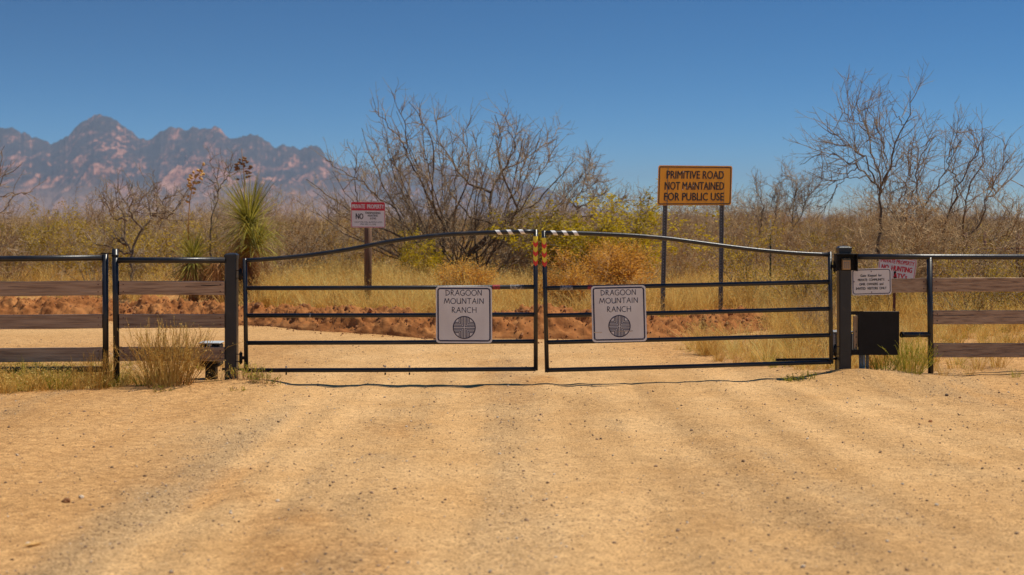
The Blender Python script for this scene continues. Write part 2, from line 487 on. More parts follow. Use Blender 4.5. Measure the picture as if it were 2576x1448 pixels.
def track_u(X, Y):
    d = np.clip(16.5 - Y, 0, 30)
    k = sstep(-1.0, 3.0, X)
    return X - k * 0.018 * d * d * sstep(-1, 6, X)

def height(X, Y):
    X = np.asarray(X, float); Y = np.asarray(Y, float)
    near = sstep(70, 30, np.abs(Y)) * sstep(60, 20, np.abs(X))
    z = np.full(np.broadcast(X, Y).shape, -0.10)
    yb = berm_y(X)
    z = z + 0.27 * sstep(0.2, 5.0, Y - yb) + 0.14 * sstep(2.8, 4.6, X) * sstep(16.8, 21.0, Y) * (1 - sstep(0.2, 5.0, Y - yb))
    # mounds at the two square posts
    dx = X - 3.95
    sx = np.where(dx < 0, 0.42, 0.75)
    z = z + 0.125 * np.exp(-(dx / sx) ** 2 - ((Y - 16.45) / 0.55) ** 2)
    z = z + 0.085 * np.exp(-((X + 3.05) / 0.55) ** 2 - ((Y - 15.75) / 0.45) ** 2)
    z = z + 0.02 * np.exp(-((X - 8) / 3.5) ** 2 - ((Y - 16.6) / 1.2) ** 2)
    n = 0.014 * fbm(X * 0.8, Y * 0.8, 3, 3) + 0.007 * fbm(X * 4.5, Y * 4.5, 3, 11)
    u = track_u(X, Y)
    n = n + (0.012 * fbm(u * 2.4, Y * 0.12, 3, 21) + 0.010 * fbm(u * 6.5, Y * 0.2, 2, 23)) * sstep(21.5, 15, Y)
    n = n - 0.011 * tracks(X, Y)
    n = n + 0.05 * fbm(X * 0.35, Y * 0.35, 3, 31) * sstep(22, 28, Y)
    return z + n * near

def soil_attr(X, Y):
    n = fbm(X * 0.55, Y * 0.55, 4, 41)
    u = track_u(X, Y)
    left = sstep(-2.2, -3.4, X + 0.5 * n) * sstep(25, 20, Y) * 0.62
    right = sstep(3.6, 5.6, X + 0.8 * n) * sstep(12.0, 14.5, Y) * 0.55
    back = sstep(-0.8, 0.4, Y - berm_y(X)) * 0.95
    backright = sstep(0.9, 2.4, X + 0.6 * n) * sstep(17.0, 18.6, Y) * 0.7
    patch = sstep(0.30, 0.62, fbm(u * 0.9 + 3, Y * 0.4, 4, 47)) * 0.75
    edge = sstep(-2.15, -2.6, X + 0.25 * n) * sstep(13.5, 10, Y) * 0.6
    s = np.maximum.reduce([left, right, back, backright, patch, edge])
    return np.clip(s + 0.12 * n, 0, 1)

def gravel_attr(X, Y):
    u = track_u(X, Y)
    s = sstep(0.02, 0.5, fbm(u * 1.7, Y * 0.10 + 4, 4, 51) + 0.25 * fbm(X * 3, Y * 3, 3, 55))
    edge = np.exp(-((X + 2.25 + 0.25 * fbm(X * 0, Y * 0.5, 3, 57)) / 0.38) ** 2) * sstep(15.5, 12, Y)
    return np.clip(0.45 * s * sstep(22, 17, Y) + 0.34 * edge - 0.3 * np.clip(tracks(X, Y), 0, 1), 0, 0.7)

TRK = [(-2.0, 0.16), (-1.45, 0.12), (-0.42, 0.17), (0.10, 0.12), (0.72, 0.16), (1.22, 0.17), (1.95, 0.14), (2.5, 0.17), (3.3, 0.15), (3.9, 0.16)]
def tracks(X, Y):
    """pressed wheel tracks: 1 in the track, slightly negative on its loose shoulders"""
    u = track_u(X, Y)
    out = 0
    for i, (c, w) in enumerate(TRK):
        d = u - c - 0.22 * fbm(X * 0, Y * 0.16 + i * 7.3, 2, 201 + i)
        on = sstep(0.30, 0.62, vnoise(X * 0 + i * 3.1, Y * 0.22, 221 + i)) * 0.75 + 0.25
        out = out + on * (np.exp(-(d / w) ** 2) - 0.55 * np.exp(-((np.abs(d) - 2.0 * w) / (0.7 * w)) ** 2))
    return out * sstep(21, 17.5, Y)

def streak_attr(X, Y):
    u = track_u(X, Y) + 0.22 * fbm(X * 0.4, Y * 0.3, 2, 63)
    f = 0.55 * fbm(u * 1.7, Y * 0.09 + 2, 3, 65) + 0.42 * fbm(u * 5.0, Y * 0.22, 3, 67) * (0.4 + 1.2 * vnoise(X * 0.5, Y * 0.5, 64)) + 0.4 * fbm(X * 1.1, Y * 0.7, 4, 69)
    return np.clip(0.5 + 0.14 * tracks(X, Y) + 0.55 * f * sstep(23, 18, Y), 0, 1)

def spaced(lo, hi, step, far_lo, far_hi, g=1.22):
    mid = list(np.arange(lo, hi + 1e-6, step))
    a = []; v = hi; s = step
    while v < far_hi:
        s *= g; v += s; a.append(min(v, far_hi))
    b = []; v = lo; s = step
    while v > far_lo:
        s *= g; v -= s; b.append(max(v, far_lo))
    return np.array(b[::-1] + mid + a)

gx = spaced(-10.5, 10.5, 0.075, -15000, 15000)
gy = spaced(5.0, 30.0, 0.075, -400, 19000)
GX, GY = np.meshgrid(gx, gy)
GZ = height(GX, GY)
nx, ny = len(gx), len(gy)
verts = np.stack([GX.ravel(), GY.ravel(), GZ.ravel()], 1)
ii = np.arange(nx * ny).reshape(ny, nx)
quads = np.stack([ii[:-1, :-1], ii[:-1, 1:], ii[1:, 1:], ii[1:, :-1]], -1).reshape(-1, 4)
cx = (GX[:-1, :-1] + GX[1:, 1:]).ravel() / 2; cy = (GY[:-1, :-1] + GY[1:, 1:]).ravel() / 2
wob = 0.35 * fbm(cx * 0.6, cy * 0.6, 3, 61)
road = (cy < 16.3) & (cy > -60) & (cx > -2.9 + wob) & (cx < 4.2 + 0.7 * np.clip(16 - cy, 0, 8) + wob)
road |= (cy >= 16.3) & (cy < berm_y(cx) + 0.5) & (cx < 2.6 - 0.1 * (cy - 16) + wob) & (cx > -40) & ((cx > -3.0) | (cy > 18.4 + wob))
soil = soil_attr(GX.ravel(), GY.ravel()); grav = gravel_attr(GX.ravel(), GY.ravel()); strk = streak_attr(GX.ravel(), GY.ravel())
def sub_sheet(name, mask):
    q = quads[mask]
    used, inv = np.unique(q, return_inverse=True)
    me = np_mesh(name, verts[used], inv.reshape(-1, 4))
    for an, arr in (('soil', soil), ('gravel', grav), ('streak', strk)):
        a = me.attributes.new(an, 'FLOAT', 'POINT'); a.data.foreach_set('value', arr[used].astype(np.float32))
    return tag(link(name, me, M['dirt']), kind='structure')
tag(sub_sheet('ground', ~road), 'tan desert soil spreading from the fence to the mountains')
tag(sub_sheet('dirt_road', road), 'pale packed dirt road running through the gate and turning left')

# berm of graded red earth along the outside of the road bend
sx_ = np.concatenate([np.arange(-26.0, -14.0, 0.10), np.arange(-14.0, 4.9, 0.035)]); st_ = np.linspace(-1, 1, 56)
S, T = np.meshgrid(sx_, st_)
W0 = 0.85 + 0.18 * fbm(S * 0.7, S * 0, 3, 71)
BYY = berm_y(S) + 0.75 + T * W0 + 0.12 * fbm(S * 1.3, T, 3, 73)
taper = sstep(4.9, 3.4, S)
hgt = (0.29 + 0.10 * fbm(S * 0.55, S * 0 + 2, 3, 75)) * taper + 0.02
prof = np.clip(1 - np.abs(T) ** 1.7, 0, 1)
prof = np.where(T < 0, prof ** 0.8, prof)
wS = S + 0.25 * fbm(S * 2, BYY * 2, 2, 83)
rough = 0.17 * fbm(wS * 2.4 + BYY * 1.5, BYY * 2.2, 4, 77, 0.62) + 0.12 * (ridged(wS * 3.6 + BYY * 2.0, BYY * 3.0, 3, 79) - 0.5) + 0.10 * (ridged(S * 8 + BYY * 4, BYY * 7, 2, 85) - 0.5) + 0.07 * fbm(S * 13, BYY * 13, 2, 81)
BZ = height(S, BYY) + hgt * prof + rough * np.clip(prof * 1.6, 0, 1) * (0.35 + 0.65 * taper) - 0.03 * (np.abs(T) > 0.97)
bv = np.stack([S.ravel(), BYY.ravel(), BZ.ravel()], 1)
bi = np.arange(S.size).reshape(S.shape)
bq = np.stack([bi[:-1, :-1], bi[:-1, 1:], bi[1:, 1:], bi[1:, :-1]], -1).reshape(-1, 4)
tag(link('dirt_berm', np_mesh('dirt_berm', bv, bq, smooth=False), M['berm']), 'rough bank of red earth beyond the road bend', kind='structure')

def surf(X, Y):
    """ground height including the berm, for standing things on it"""
    z = height(X, Y)
    t = (np.asarray(Y) - berm_y(X) - 0.75) / 0.85
    return z + np.where(np.abs(t) < 1, 0.36 * sstep(4.8, 2.6, X) * np.clip(1 - np.abs(t) ** 1.7, 0, 1), 0)

# mountains
def ridge_mesh(name, sil, r0, rf, seed, na=1500, nr=190, label=''):
    px = np.linspace(sil[0][0], sil[-1][0], na)
    sy = np.interp(px, [p[0] for p in sil], [p[1] for p in sil])
    Hr = (HZ - sy) / F * r0 + CH + (9 * fbm(px / 9, px * 0, 3, seed + 1) + 7 * (ridged(px / 16, px * 0, 2, seed + 2) - 0.5)) * (r0 / 8000)
    rr = np.concatenate([np.linspace(rf, r0, int(nr * .72)), np.linspace(r0, r0 * 1.25, nr - int(nr * .72) + 1)[1:]])
    PXg, RR = np.meshgrid(px, rr)
    Hg = np.broadcast_to(Hr, PXg.shape)
    f = np.where(RR <= r0, (RR - rf) / (r0 - rf), 1 - (RR - r0) / (0.25 * r0))
    f = np.clip(f, 0, 1)
    X = (PXg - 1288) / F * RR
    warp = 500 * fbm(X / 1500, RR / 1500, 3, seed + 9)
    rg = ridged((X + warp * 0.5) / 560, RR / 2600, 5, seed) - 0.45
    cr = ridged((X + warp * 0.5) / 170, RR / 900, 4, seed + 3) - 0.45
    edge = f * (1 - f) * 4
    z = Hg * (0.55 * f + 0.45 * f ** 2.6) + Hg * edge * (0.30 * rg + 0.20 * cr) + Hg * np.clip(3 * edge, 0, 1) * 0.05 * (ridged((X + warp * 0.3) / 62, RR / 330, 3, seed + 7) - 0.45) + 20 * fbm(X / 80, RR / 420, 3, seed + 5) * np.clip(f * 2, 0, 1)
    z = np.where(f <= 0, -5, z)
    v = np.stack([X.ravel(), RR.ravel(), z.ravel()], 1)
    i = np.arange(X.size).reshape(X.shape)
    q = np.stack([i[:-1, :-1], i[:-1, 1:], i[1:, 1:], i[1:, :-1]], -1).reshape(-1, 4)
    return tag(link(name, np_mesh(name, v, q), M['mountain']), label, kind='structure')
silA = [(-3200, 545), (-2600, 525), (-2100, 500), (-1700, 470), (-1400, 452), (-1150, 415), (-980, 400), (-850, 410), (-700, 372), (-560, 362), (-400, 380), (-250, 345), (-120, 338), (-40, 324), (0, 322), (30, 322), (60, 331), (100, 352), (130, 366), (150, 357), (175, 336), (200, 316), (225, 299), (240, 291), (252, 288), (264, 291), (285, 300), (310, 319), (340, 341), (370, 355), (385, 351), (400, 336), (425, 326), (450, 320), (466, 327), (485, 320), (500, 328), (520, 324), (540, 322), (560, 335), (580, 350), (600, 350), (625, 340), (640, 338), (660, 350), (680, 360), (692, 369), (710, 366), (735, 372), (755, 381), (775, 371), (800, 372), (815, 381), (830, 405), (850, 425), (880, 450), (930, 480), (1000, 515), (1080, 540), (1150, 556)]
silB = [(560, 440), (700, 420), (800, 410), (840, 411), (888, 422), (965, 434), (1010, 426), (1035, 415), (1057, 409), (1090, 414), (1127, 411), (1152, 432), (1200, 428), (1237, 438), (1290, 447), (1332, 462), (1384, 478), (1428, 503), (1465, 518), (1557, 533), (1700, 541), (1900, 546), (2200, 548), (2600, 545), (3400, 540), (4200, 536), (5200, 545)]
ridge_mesh('mountain_range', silA, 8000, 5200, 100, label='rugged blue and pink rocky mountains at the left horizon')
ridge_mesh('mountain_ridge', silB, 12500, 10500, 140, label='paler farther mountain ridge behind the big bare tree')

# ------------------------------------------------------------------ gate, fence, posts
UX, UZ = Vector((1, 0, 0)), Vector((0, 0, 1))

def yl(px):                     # line of fence and gate on the ground: distance for a picture column
    return float(np.interp(px, [-100, 290, 580, 616, 1376, 2090, 2126, 2340, 2700], [15.75, 15.85, 16.0, 16.0, 16.0, 16.5, 16.55, 16.9, 17.3]))

def G(px, py, dy=0.0):
    Y = yl(px) + dy
    return PX(px, py, Y)

def curve_pts(pts, n=28):
    """smooth Catmull-Rom curve through pixel points"""
    P = [np.array(p, float) for p in pts]
    P = [2 * P[0] - P[1]] + P + [2 * P[-1] - P[-2]]
    out = []
    segs = len(P) - 3
    for s in range(segs):
        k = max(2, n // segs)
        for i in range(k):
            t = i / k
            p0, p1, p2, p3 = P[s:s + 4]
            out.append(0.5 * ((2 * p1) + (-p0 + p2) * t + (2 * p0 - 5 * p1 + 4 * p2 - p3) * t * t + (-p0 + 3 * p1 - 3 * p2 + p3) * t ** 3))
    out.append(P[-2])
    return out

RG = 0.0245   # gate pipe radius
RF = 0.033    # fence pipe radius

def plank(fence, x0, x1, yt0, yb0, yt1, yb1, dy=0.0, seed=0, splits=()):
    """one board: top/bottom rows at both ends; slightly uneven edges"""
    rnd = random.Random(seed)
    n = 14
    m = MB(); vs = []; fs = []
    th = 0.04
    for i in range(n + 1):
        t = i / n
        px = x0 + (x1 - x0) * t
        yt = yt0 + (yt1 - yt0) * t + rnd.uniform(-0.45, 0.45); yb = yb0 + (yb1 - yb0) * t + rnd.uniform(-0.4, 0.4)
        a = G(px, yt, dy); b = G(px, yb, dy)
        warp = 0.004 * math.sin(3 * t + seed)
        ch = 0.004
        for p in (a + Vector((0, warp + ch, 0)), a + Vector((0, warp, -ch)), b + Vector((0, warp, ch)), b + Vector((0, warp + ch, 0)),
                  b + Vector((0, warp + th, 0)), a + Vector((0, warp + th, 0))):
            vs.append(p)
    for i in range(n):
        for k in range(6):
            l = (k + 1) % 6
            fs.append((i * 6 + k, i * 6 + l, i * 6 + 6 + l, i * 6 + 6 + k))
    fs.append((5, 4, 3, 2, 1, 0)); fs.append(tuple(n * 6 + k for k in range(6)))
    m.poly(vs, fs)
    pl = m.build('plank', M['wood'], fence)
    for (sa, sb, sy, w) in splits:      # open splits in the wood
        c = MB()
        k = 9; top = []; bot = []
        for i in range(k):
            t = i / (k - 1)
            px = sa + (sb - sa) * t
            y = sy + rnd.uniform(-0.5, 0.5)
            ww = w * math.sin(math.pi * min(1, 0.15 + t * 0.9)) * 0.5
            top.append(G(px, y - ww, dy - 0.0015)); bot.append(G(px, y + ww, dy - 0.0015))
        vs2 = top + bot + [p + Vector((0, 0.008, 0)) for p in top + bot]
        fs2 = [(i, k + i, k + i + 1, i + 1) for i in range(k - 1)] + [(2 * k + i, 2 * k + i + 1, 3 * k + i + 1, 3 * k + i) for i in range(k - 1)]
        c.poly(vs2, fs2); c.build('split', M['split'], pl)
    # screw heads at both ends
    for px in (x0 + (10 if x1 > x0 else -10), x1 - 10):
        if not (-60 < px < 2630): continue
        for fr in (0.25, 0.75):
            y = yt0 + (yb0 - yt0) * fr if px < (x0 + x1) / 2 else yt1 + (yb1 - yt1) * fr
            c = MB(); p = G(px, y, dy)
            c.tube([p + Vector((0, -0.004, 0)), p + Vector((0, 0.012, 0))], 0.007, 8)
            c.build('screw', M['rust'], pl)
    return pl

# --- far left: pipe-framed panel with three boards and a bottom rail
f = thing('board_gate', 'black pipe framed panel with three brown boards and bottom rail, at left edge', 'gate panel', G(265, 945))
MB().tube([G(264.5, 640), G(265.5, 800), G(266, 944)], RF, 16).build('stile', M['black'], f, True)
MB().tube([G(-620, 656), G(60, 651.5), G(258, 649)], RF, 16).build('top_rail', M['black'], f, True)
MB().tube([G(-620, 931), G(60, 930.5), G(258, 929.5)], RF, 16).build('bottom_rail', M['black'], f, True)
plank(f, -612, 257, 715, 753, 707.3, 744, -0.02, 1, [(228, 254, 717, 1.6), (20, 60, 722, 0.8), (150, 200, 733, 0.7)])
plank(f, -612, 257, 799, 836, 791.5, 827, -0.02, 2, [(90, 170, 805, 0.8), (10, 70, 812, 0.7)])
plank(f, -612, 257, 882, 918, 874.5, 910, -0.02, 3, [(120, 200, 890, 0.7)])
MB().tube([G(-622, 640), G(-622, 965)], RF, 16).build('stile', M['black'], f, True)
MB().box(G(270, 638, -0.005), (0.13, 0.03, 0.012)).build('latch_bar', M['blackflat'], f)

# --- left fixed panel
f = thing('pipe_fence', 'short black pipe fence panel with three brown boards left of gate', 'fence', G(293, 968))
MB().tube([G(289.5, 627), G(291, 750), G(293.8, 980)], RF + 0.001, 16).build('post', M['black'], f, True)
c = MB(); c.tube([G(289.5, 641), G(289.6, 646)], RF + 0.006, 16); c.build('collar', M['blackflat'], f, True)
MB().tube([G(297, 655.5), G(566, 655.5)], RF, 16).build('top_rail', M['black'], f, True)
plank(f, 300, 564, 708, 742, 708, 743, -0.02, 4, [(505, 563, 719, 2.2), (440, 505, 721, 1.0), (330, 380, 714, 0.7)])
plank(f, 300, 564, 791.5, 826, 791.5, 826, -0.02, 5, [(320, 400, 800, 0.8), (480, 540, 812, 0.6)])
plank(f, 300, 564, 874, 909, 874.5, 909.5, -0.02, 6, [(330, 390, 880, 0.8)])
for yy in (725, 809, 891):
    MB().box(G(299, yy, 0.03), (0.05, 0.04, 0.16)).build('bracket', M['blackflat'], f)

def square_post(name, label, px0, px1, yt, yb, below):
    cxp = (px0 + px1) / 2
    Y = yl(cxp)
    w = (px1 - px0) * m_per_px(Y)
    b = G(cxp, yb)
    t = G(cxp, yt)
    f = thing(name, label, 'post', b)
    cm = MB()
    zc = (b.z - below + t.z - 0.03) / 2
    cm.box((b.x, b.y + w / 2, zc), (w, w, t.z - 0.03 - b.z + below), bev=0.012)
    cm.build('shaft', M['black'], f)
    cm = MB()
    z = t.z - 0.03
    O = Vector((b.x, b.y + w / 2, 0))
    lay = [(w / 2 + 0.004, z - 0.035), (w / 2 + 0.004, z + 0.012), (w / 2 - 0.012, z + 0.026), (w / 2 - 0.05, z + 0.032)]
    vs = []
    for h, zz in lay:
        vs += [O + Vector((sx * h, sy * h, zz)) for sx, sy in ((-1, -1), (1, -1), (1, 1), (-1, 1))]
    fs = [(3, 2, 1, 0), (12, 13, 14, 15)]
    for k in range(3):
        for i in range(4):
            j = (i + 1) % 4
            fs.append((k * 4 + i, k * 4 + j, k * 4 + 4 + j, k * 4 + 4 + i))
    cm.poly(vs, fs).build('cap', M['black'], f)
    return f, w
square_post('gate_post', 'square black steel post between left fence panel and left gate leaf', 564.5, 594.6, 638, 945, 0.35)
pr, prw = square_post('gate_post', 'square black steel post carrying the keypad beside right gate leaf', 2111.5, 2142, 620, 929, 0.35)

def gate_leaf(label, st0, st1, top, rails, hinge_left):
    base = G(st0[1][0], st0[1][1])
    f = thing('gate_leaf', label, 'gate', base, 'two leaves of the arched pipe gate')
    s0 = MB().tube([G(*st0[0]), G(*st0[1])], RG, 16).build('stile', M['black'], f, True)
    s1 = MB().tube([G(*st1[0]), G(*st1[1])], RG, 16).build('stile', M['black'], f, True)
    cp = curve_pts(top)
    MB().tube([G(p[0], p[1]) for p in cp], RG, 16).build('top_rail', M['black'], f, True)
    for (a, b) in rails:
        MB().tube([G(*a), G((a[0] + b[0]) / 2, (a[1] + b[1]) / 2 + 0.7), G(*b)], RG, 16).build('rail', M['black'], f, True)
        for e in (a, b):        # weld beads
            p = G(*e)
            c = MB(); s = 1 if e is a else -1
            c.tube([p + Vector((s * 0.001, 0, 0)), p + Vector((s * 0.012, 0, 0))], [RG + 0.006, RG + 0.002], 14); c.build('weld', M['black'], f, True)
    return f, cp

def pipe_patch(f, name, mat, A, B, pts, rad, flip=1):
    """patch on pipe A-B: pts = [(t along 0..1, angle deg; 0 faces viewer)] polygon strips [[(t,a)...left],[..right]]"""
    d = (B - A); L = d.length; d.normalize()
    front = Vector((0, -1, 0)); front = (front - d * front.dot(d)).normalized()
    side = d.cross(front)
    m = MB()
    for strip in pts:
        l, r = strip
        vs = []; fs = []
        n = len(l)
        for (t, a) in l + r:
            p = A + d * (L * t)
            vs.append(p + (front * math.cos(R(a)) + side * math.sin(R(a))) * rad)
        for i in range(n - 1):
            fs.append((i, n + i, n + i + 1, i + 1))
        m.poly(vs, fs)
    return m.build(name, mat, f, True)

def chevron_tape(f, A, B):
    angs = list(range(-100, 101, 20))
    pipe_patch(f, 'reflective_tape', M['tapeyellow'], A, B, [([(0, a) for a in angs], [(1, a) for a in angs])], RG + 0.002)
    tape = f.children[-1]
    for k in range(3):
        t0 = 0.13 + k * 0.325
        l = [(t0 + 0.12 * (1 - abs(a) / 90.0), a) for a in range(-90, 91, 15)]
        r = [(t0 + 0.15 + 0.12 * (1 - abs(a) / 90.0), a) for a in range(-90, 91, 15)]
        o = pipe_patch(f, 'red_chevron', M['tapered'], A, B, [(l, r)], RG + 0.0035)

def slant_tape(f, cp, centres, w, back):
    """white slanted bands along the arched rail"""
    xs = [p[0] for p in cp]; ys = [p[1] for p in cp]
    def at(x): return G(x, float(np.interp(x, xs, ys)))
    for cx_ in centres:
        l = []; r = []
        A = at(cx_ - 20); B = at(cx_ + 20); 
        for a in range(-100, 101, 20):
            sh = (a / 100.0) * 0.16
            l.append((0.5 - w / 80.0 + sh, a)); r.append((0.5 + w / 80.0 + sh, a))
        o = pipe_patch(f, 'white_tape', M['tapewhite'], A, B, [(l, r)], RG + 0.003)

def band(f, name, mat, rail, x0, x1):
    a, b = rail
    def at(x):
        t = (x - a[0]) / (b[0] - a[0]); return G(x, a[1] + (b[1] - a[1]) * t + 0.7 * (1 - abs(2 * t - 1)))
    angs = list(range(-100, 101, 20))
    pipe_patch(f, name, mat, at(x0), at(x1), [([(0, q) for q in angs], [(1, q) for q in angs])], RG + 0.0025)

topL = [(619, 656.3), (750, 646), (872, 629), (998, 605.5), (1124, 591), (1242, 585.5), (1345, 583)]
railsL = [((620, 725.6), (1346, 722.5)), ((620.5, 794.6), (1346, 792)), ((621, 863.5), (1346.5, 859.5)), ((622, 932.5), (1347, 929))]
gl, cpL = gate_leaf('left leaf of black arched pipe gate, hinged at its left end', ((615.8, 651), (619.6, 937)), ((1347.2, 578), (1347.8, 932.5)), topL, railsL, True)
chevron_tape(gl, G(1347.2, 595), G(1347.4, 666.5))
slant_tape(gl, cpL, (1254.6, 1283, 1313), 11, 0)
band(gl, 'red_tape', M['tapedull'], railsL[0], 1239, 1258)
band(gl, 'worn_tape', M['tapeworn'], railsL[0], 1283, 1317)
topR = [(1370, 586.5), (1440, 587), (1511, 589.5), (1600, 594), (1675, 600.5), (1717, 605.6), (1813, 618.5), (1909, 630), (2005, 638), (2088, 641.8)]
railsR = [((1371, 725.8), (2088, 709.6)), ((1372, 794.8), (2089, 777.4)), ((1374, 862), (2089.5, 843.8)), ((1376, 932), (2090, 911.3))]
grt, cpR = gate_leaf('right leaf of black arched pipe gate, hinged at the keypad post', ((1368, 581), (1376, 937)), ((2087.5, 634), (2091.3, 915.5)), topR, railsR, False)
chevron_tape(grt, G(1368.4, 599), G(1370.0, 669))
slant_tape(grt, cpR, (1394, 1421, 1447), 11, 0)
band(grt, 'worn_tape', M['tapeworn'], railsR[0], 1408, 1440)
band(grt, 'red_tape', M['tapedull'], railsR[0], 1477, 1490)
# chipped paint ring and bolts on the left leaf
band(gl, 'paint_chip', M['tapeworn'], railsL[1], 779, 782.5)
for px in (720, 969, 1030):
    p = G(px, 926 if px < 900 else 925)
    MB().tube([p, p + Vector((0, 0, 0.02))], 0.011, 8).build('bolt', M['bolt'], gl)
    q = G(px, 938)
    MB().tube([q, q + Vector((0, 0, -0.025))], 0.009, 8).build('bolt', M['blackflat'], gl)

def hinge(f, px_post, px_stile, y, h=26):
    x0, x1 = px_post, px_stile
    mid = (x0 + x1) / 2
    p = G(mid, y)
    m = MB()
    m.tube([p + Vector((0, 0, -h * 0.5 * m_per_px(16))), p + Vector((0, 0, h * 0.5 * m_per_px(16)))], 0.019, 12)
    m.tube([p + Vector((0, 0, -h * 0.62 * m_per_px(16))), p + Vector((0, 0, h * 0.62 * m_per_px(16)))], 0.009, 8)
    hb = m.build('hinge', M['blackflat'], f, True)
    m = MB()
    a = G(mid, y); b = G(x1, y)
    m.box((a + b) / 2, ((b - a).length, 0.03, 0.035))
    m.build('hinge_strap', M['blackflat'], f)
    for s in (-1, 1):
        a = G(x0, y + s * h * 0.36); b = G(mid, y + s * h * 0.36)
        MB().box((a + b) / 2, ((b - a).length, 0.02, 0.008)).build('hinge_lug', M['blackflat'], f)
hinge(gl, 594.6, 614, 691); hinge(gl, 594.6, 617, 901)
hinge(grt, 2111, 2089, 671); hinge(grt, 2111, 2091, 882)
# operator arm running behind the bottom rail
MB().tube([G(1952, 906, 0.25), G(2080, 904, 0.22), G(2112, 902, 0.15)], 0.016, 10).build('operator_arm', M['blackflat'], grt, True)
MB().tube([G(560, 929, 0.3), G(600, 930, 0.15), G(625, 931, 0.05)], 0.014, 10).build('operator_arm', M['blackflat'], gl, True)

# --- right fence
f = thing('pipe_fence', 'black pipe fence with brown boards running right from the keypad post', 'fence', G(2341, 938))
MB().tube([G(2141, 646.5), G(2340, 646.8), G(3300, 648.5)], RF, 16).build('top_rail', M['black'], f, True)
MB().tube([G(2338.4, 648), G(2341.5, 950)], RF, 16).build('post', M['black'], f, True)
for q_ in (2800, 3296):
    MB().tube([G(q_, 648), G(q_, 955)], RF, 16).build('post', M['black'], f, True)
m_ = MB(); m_.tube([G(2271, 842.7), G(2338, 842.5)], RF - 0.001, 16); m_.build('stub_pipe', M['black'], f, True)
m_ = MB(); m_.tube([G(2267, 842.7), G(2271, 842.7)], RF + 0.003, 16); m_.build('pipe_cap', M['blackflat'], f, True)
plank(f, 2216, 2334, 702, 738, 700.5, 736, 0.03, 11, [(2246, 2262, 729, 1.4)])
plank(f, 2345, 3290, 700, 735, 698, 732, 0.0, 12, [(2400, 2470, 712, 0.7)])
plank(f, 2348, 3290, 782, 816.6, 782, 816, 0.0, 13, [(2350, 2480, 795, 1.1), (2500, 2580, 800, 0.7)])
plank(f, 2349, 3290, 864.6, 899.6, 864.6, 899.6, 0.0, 14, [(2420, 2500, 880, 0.7)])
for yy in (718, 799, 881):
    MB().box(G(2346.5, yy, 0.035), (0.05, 0.04, 0.15)).build('bracket', M['blackflat'], f)

# --- keypad in its hood, on the square post
Yk = yl(2126) - 0.14
f = thing('keypad_box', 'black hooded keypad with tan buttons on top of square post', 'keypad', PX(2131, 683, Yk))
p0, p1 = PX(2104, 641, Yk), PX(2158, 683, Yk)
x0, x1, z1, z0 = p0.x, p1.x, p0.z, p1.z
m_ = MB()
m_.box(((x0 + x1) / 2, Yk + 0.125, (z0 + z1) / 2), (x1 - x0 - 0.01, 0.012, z1 - z0 - 0.01))
m_.build('back_plate', M['blackflat'], f)
for cx_, sz in ((x0 + 0.004, 0.008), (x1 - 0.004, 0.008)):
    MB().box((cx_, Yk + 0.06, (z0 + z1) / 2), (sz, 0.13, z1 - z0)).build('side_wall', M['blackflat'], f)
MB().box(((x0 + x1) / 2, Yk + 0.055, z1 + 0.004), (x1 - x0 + 0.012, 0.145, 0.008)).build('hood', M['blackflat'], f)
a, b = PX(2119.5, 651, Yk + 0.06), PX(2140.5, 679, Yk + 0.06)
kb = MB().box(((a.x + b.x) / 2, Yk + 0.09, (a.z + b.z) / 2), (b.x - a.x, 0.06, a.z - b.z), bev=0.006).build('keypad', M['tan'], f)
MB().box(((a.x + b.x) / 2, Yk + 0.0585, a.z - 0.014), (b.x - a.x - 0.006, 0.004, 0.016)).build('display', M['lens'], kb)
kw = (b.x - a.x)
for r_ in range(4):
    for c_ in range(3):
        MB().box((a.x + kw * (0.27 + 0.23 * c_), Yk + 0.057, b.z + 0.02 + 0.021 * (3 - r_)), (0.013, 0.006, 0.013), bev=0.003).build('button', M['grey'], kb)

# --- black control box plate right of the post, on two pale conduits
Yb_ = yl(2150) + 0.02
f = thing('control_box', 'large flat black steel box beside keypad post above the weeds', 'box', PX(2200, 922, Yb_))
a, b = PX(2159.5, 784, Yb_), PX(2262.5, 894, Yb_)
MB().box(((a.x + b.x) / 2, Yb_ + 0.012, (a.z + b.z) / 2), (b.x - a.x, 0.02, a.z - b.z), bev=0.004).build('front_plate', M['blackflat'], f)
w_ = b.x - a.x
MB().box(((a.x + b.x) / 2, Yb_ + 0.14, (a.z + b.z) / 2 + 0.02), (w_ - 0.05, 0.22, a.z - b.z - 0.12), bev=0.01).build('enclosure', M['blackflat'], f)
c = PX(2141, 784, Yb_)
for zc, hh in ((a.z - 0.02, 0.04), (b.z + 0.03, 0.06)):
    MB().box(((c.x + a.x) / 2 - 0.004, Yb_ + 0.02, zc), (a.x - c.x + 0.008, 0.03, hh)).build('mounting_arm', M['blackflat'], f)
s0 = PX(2149.5, 796, Yb_ + 0.01); s1 = PX(2159, 885, Yb_ + 0.01)
st_o = MB().box(((s0.x + s1.x) / 2, Yb_ + 0.06, (s0.z + s1.z) / 2), (s1.x - s0.x, 0.05, s0.z - s1.z)).build('sheen_strip', M['tan'], f)  # left side of the box; its ground reflection is painted on as tan
for yy in (835, 849, 868, 876):
    p = PX(2154.5, yy, Yb_ + 0.02)
    MB().box((p.x, Yb_ + 0.033, p.z), (0.008, 0.006, 0.018)).build('slot', M['ink'], st_o)
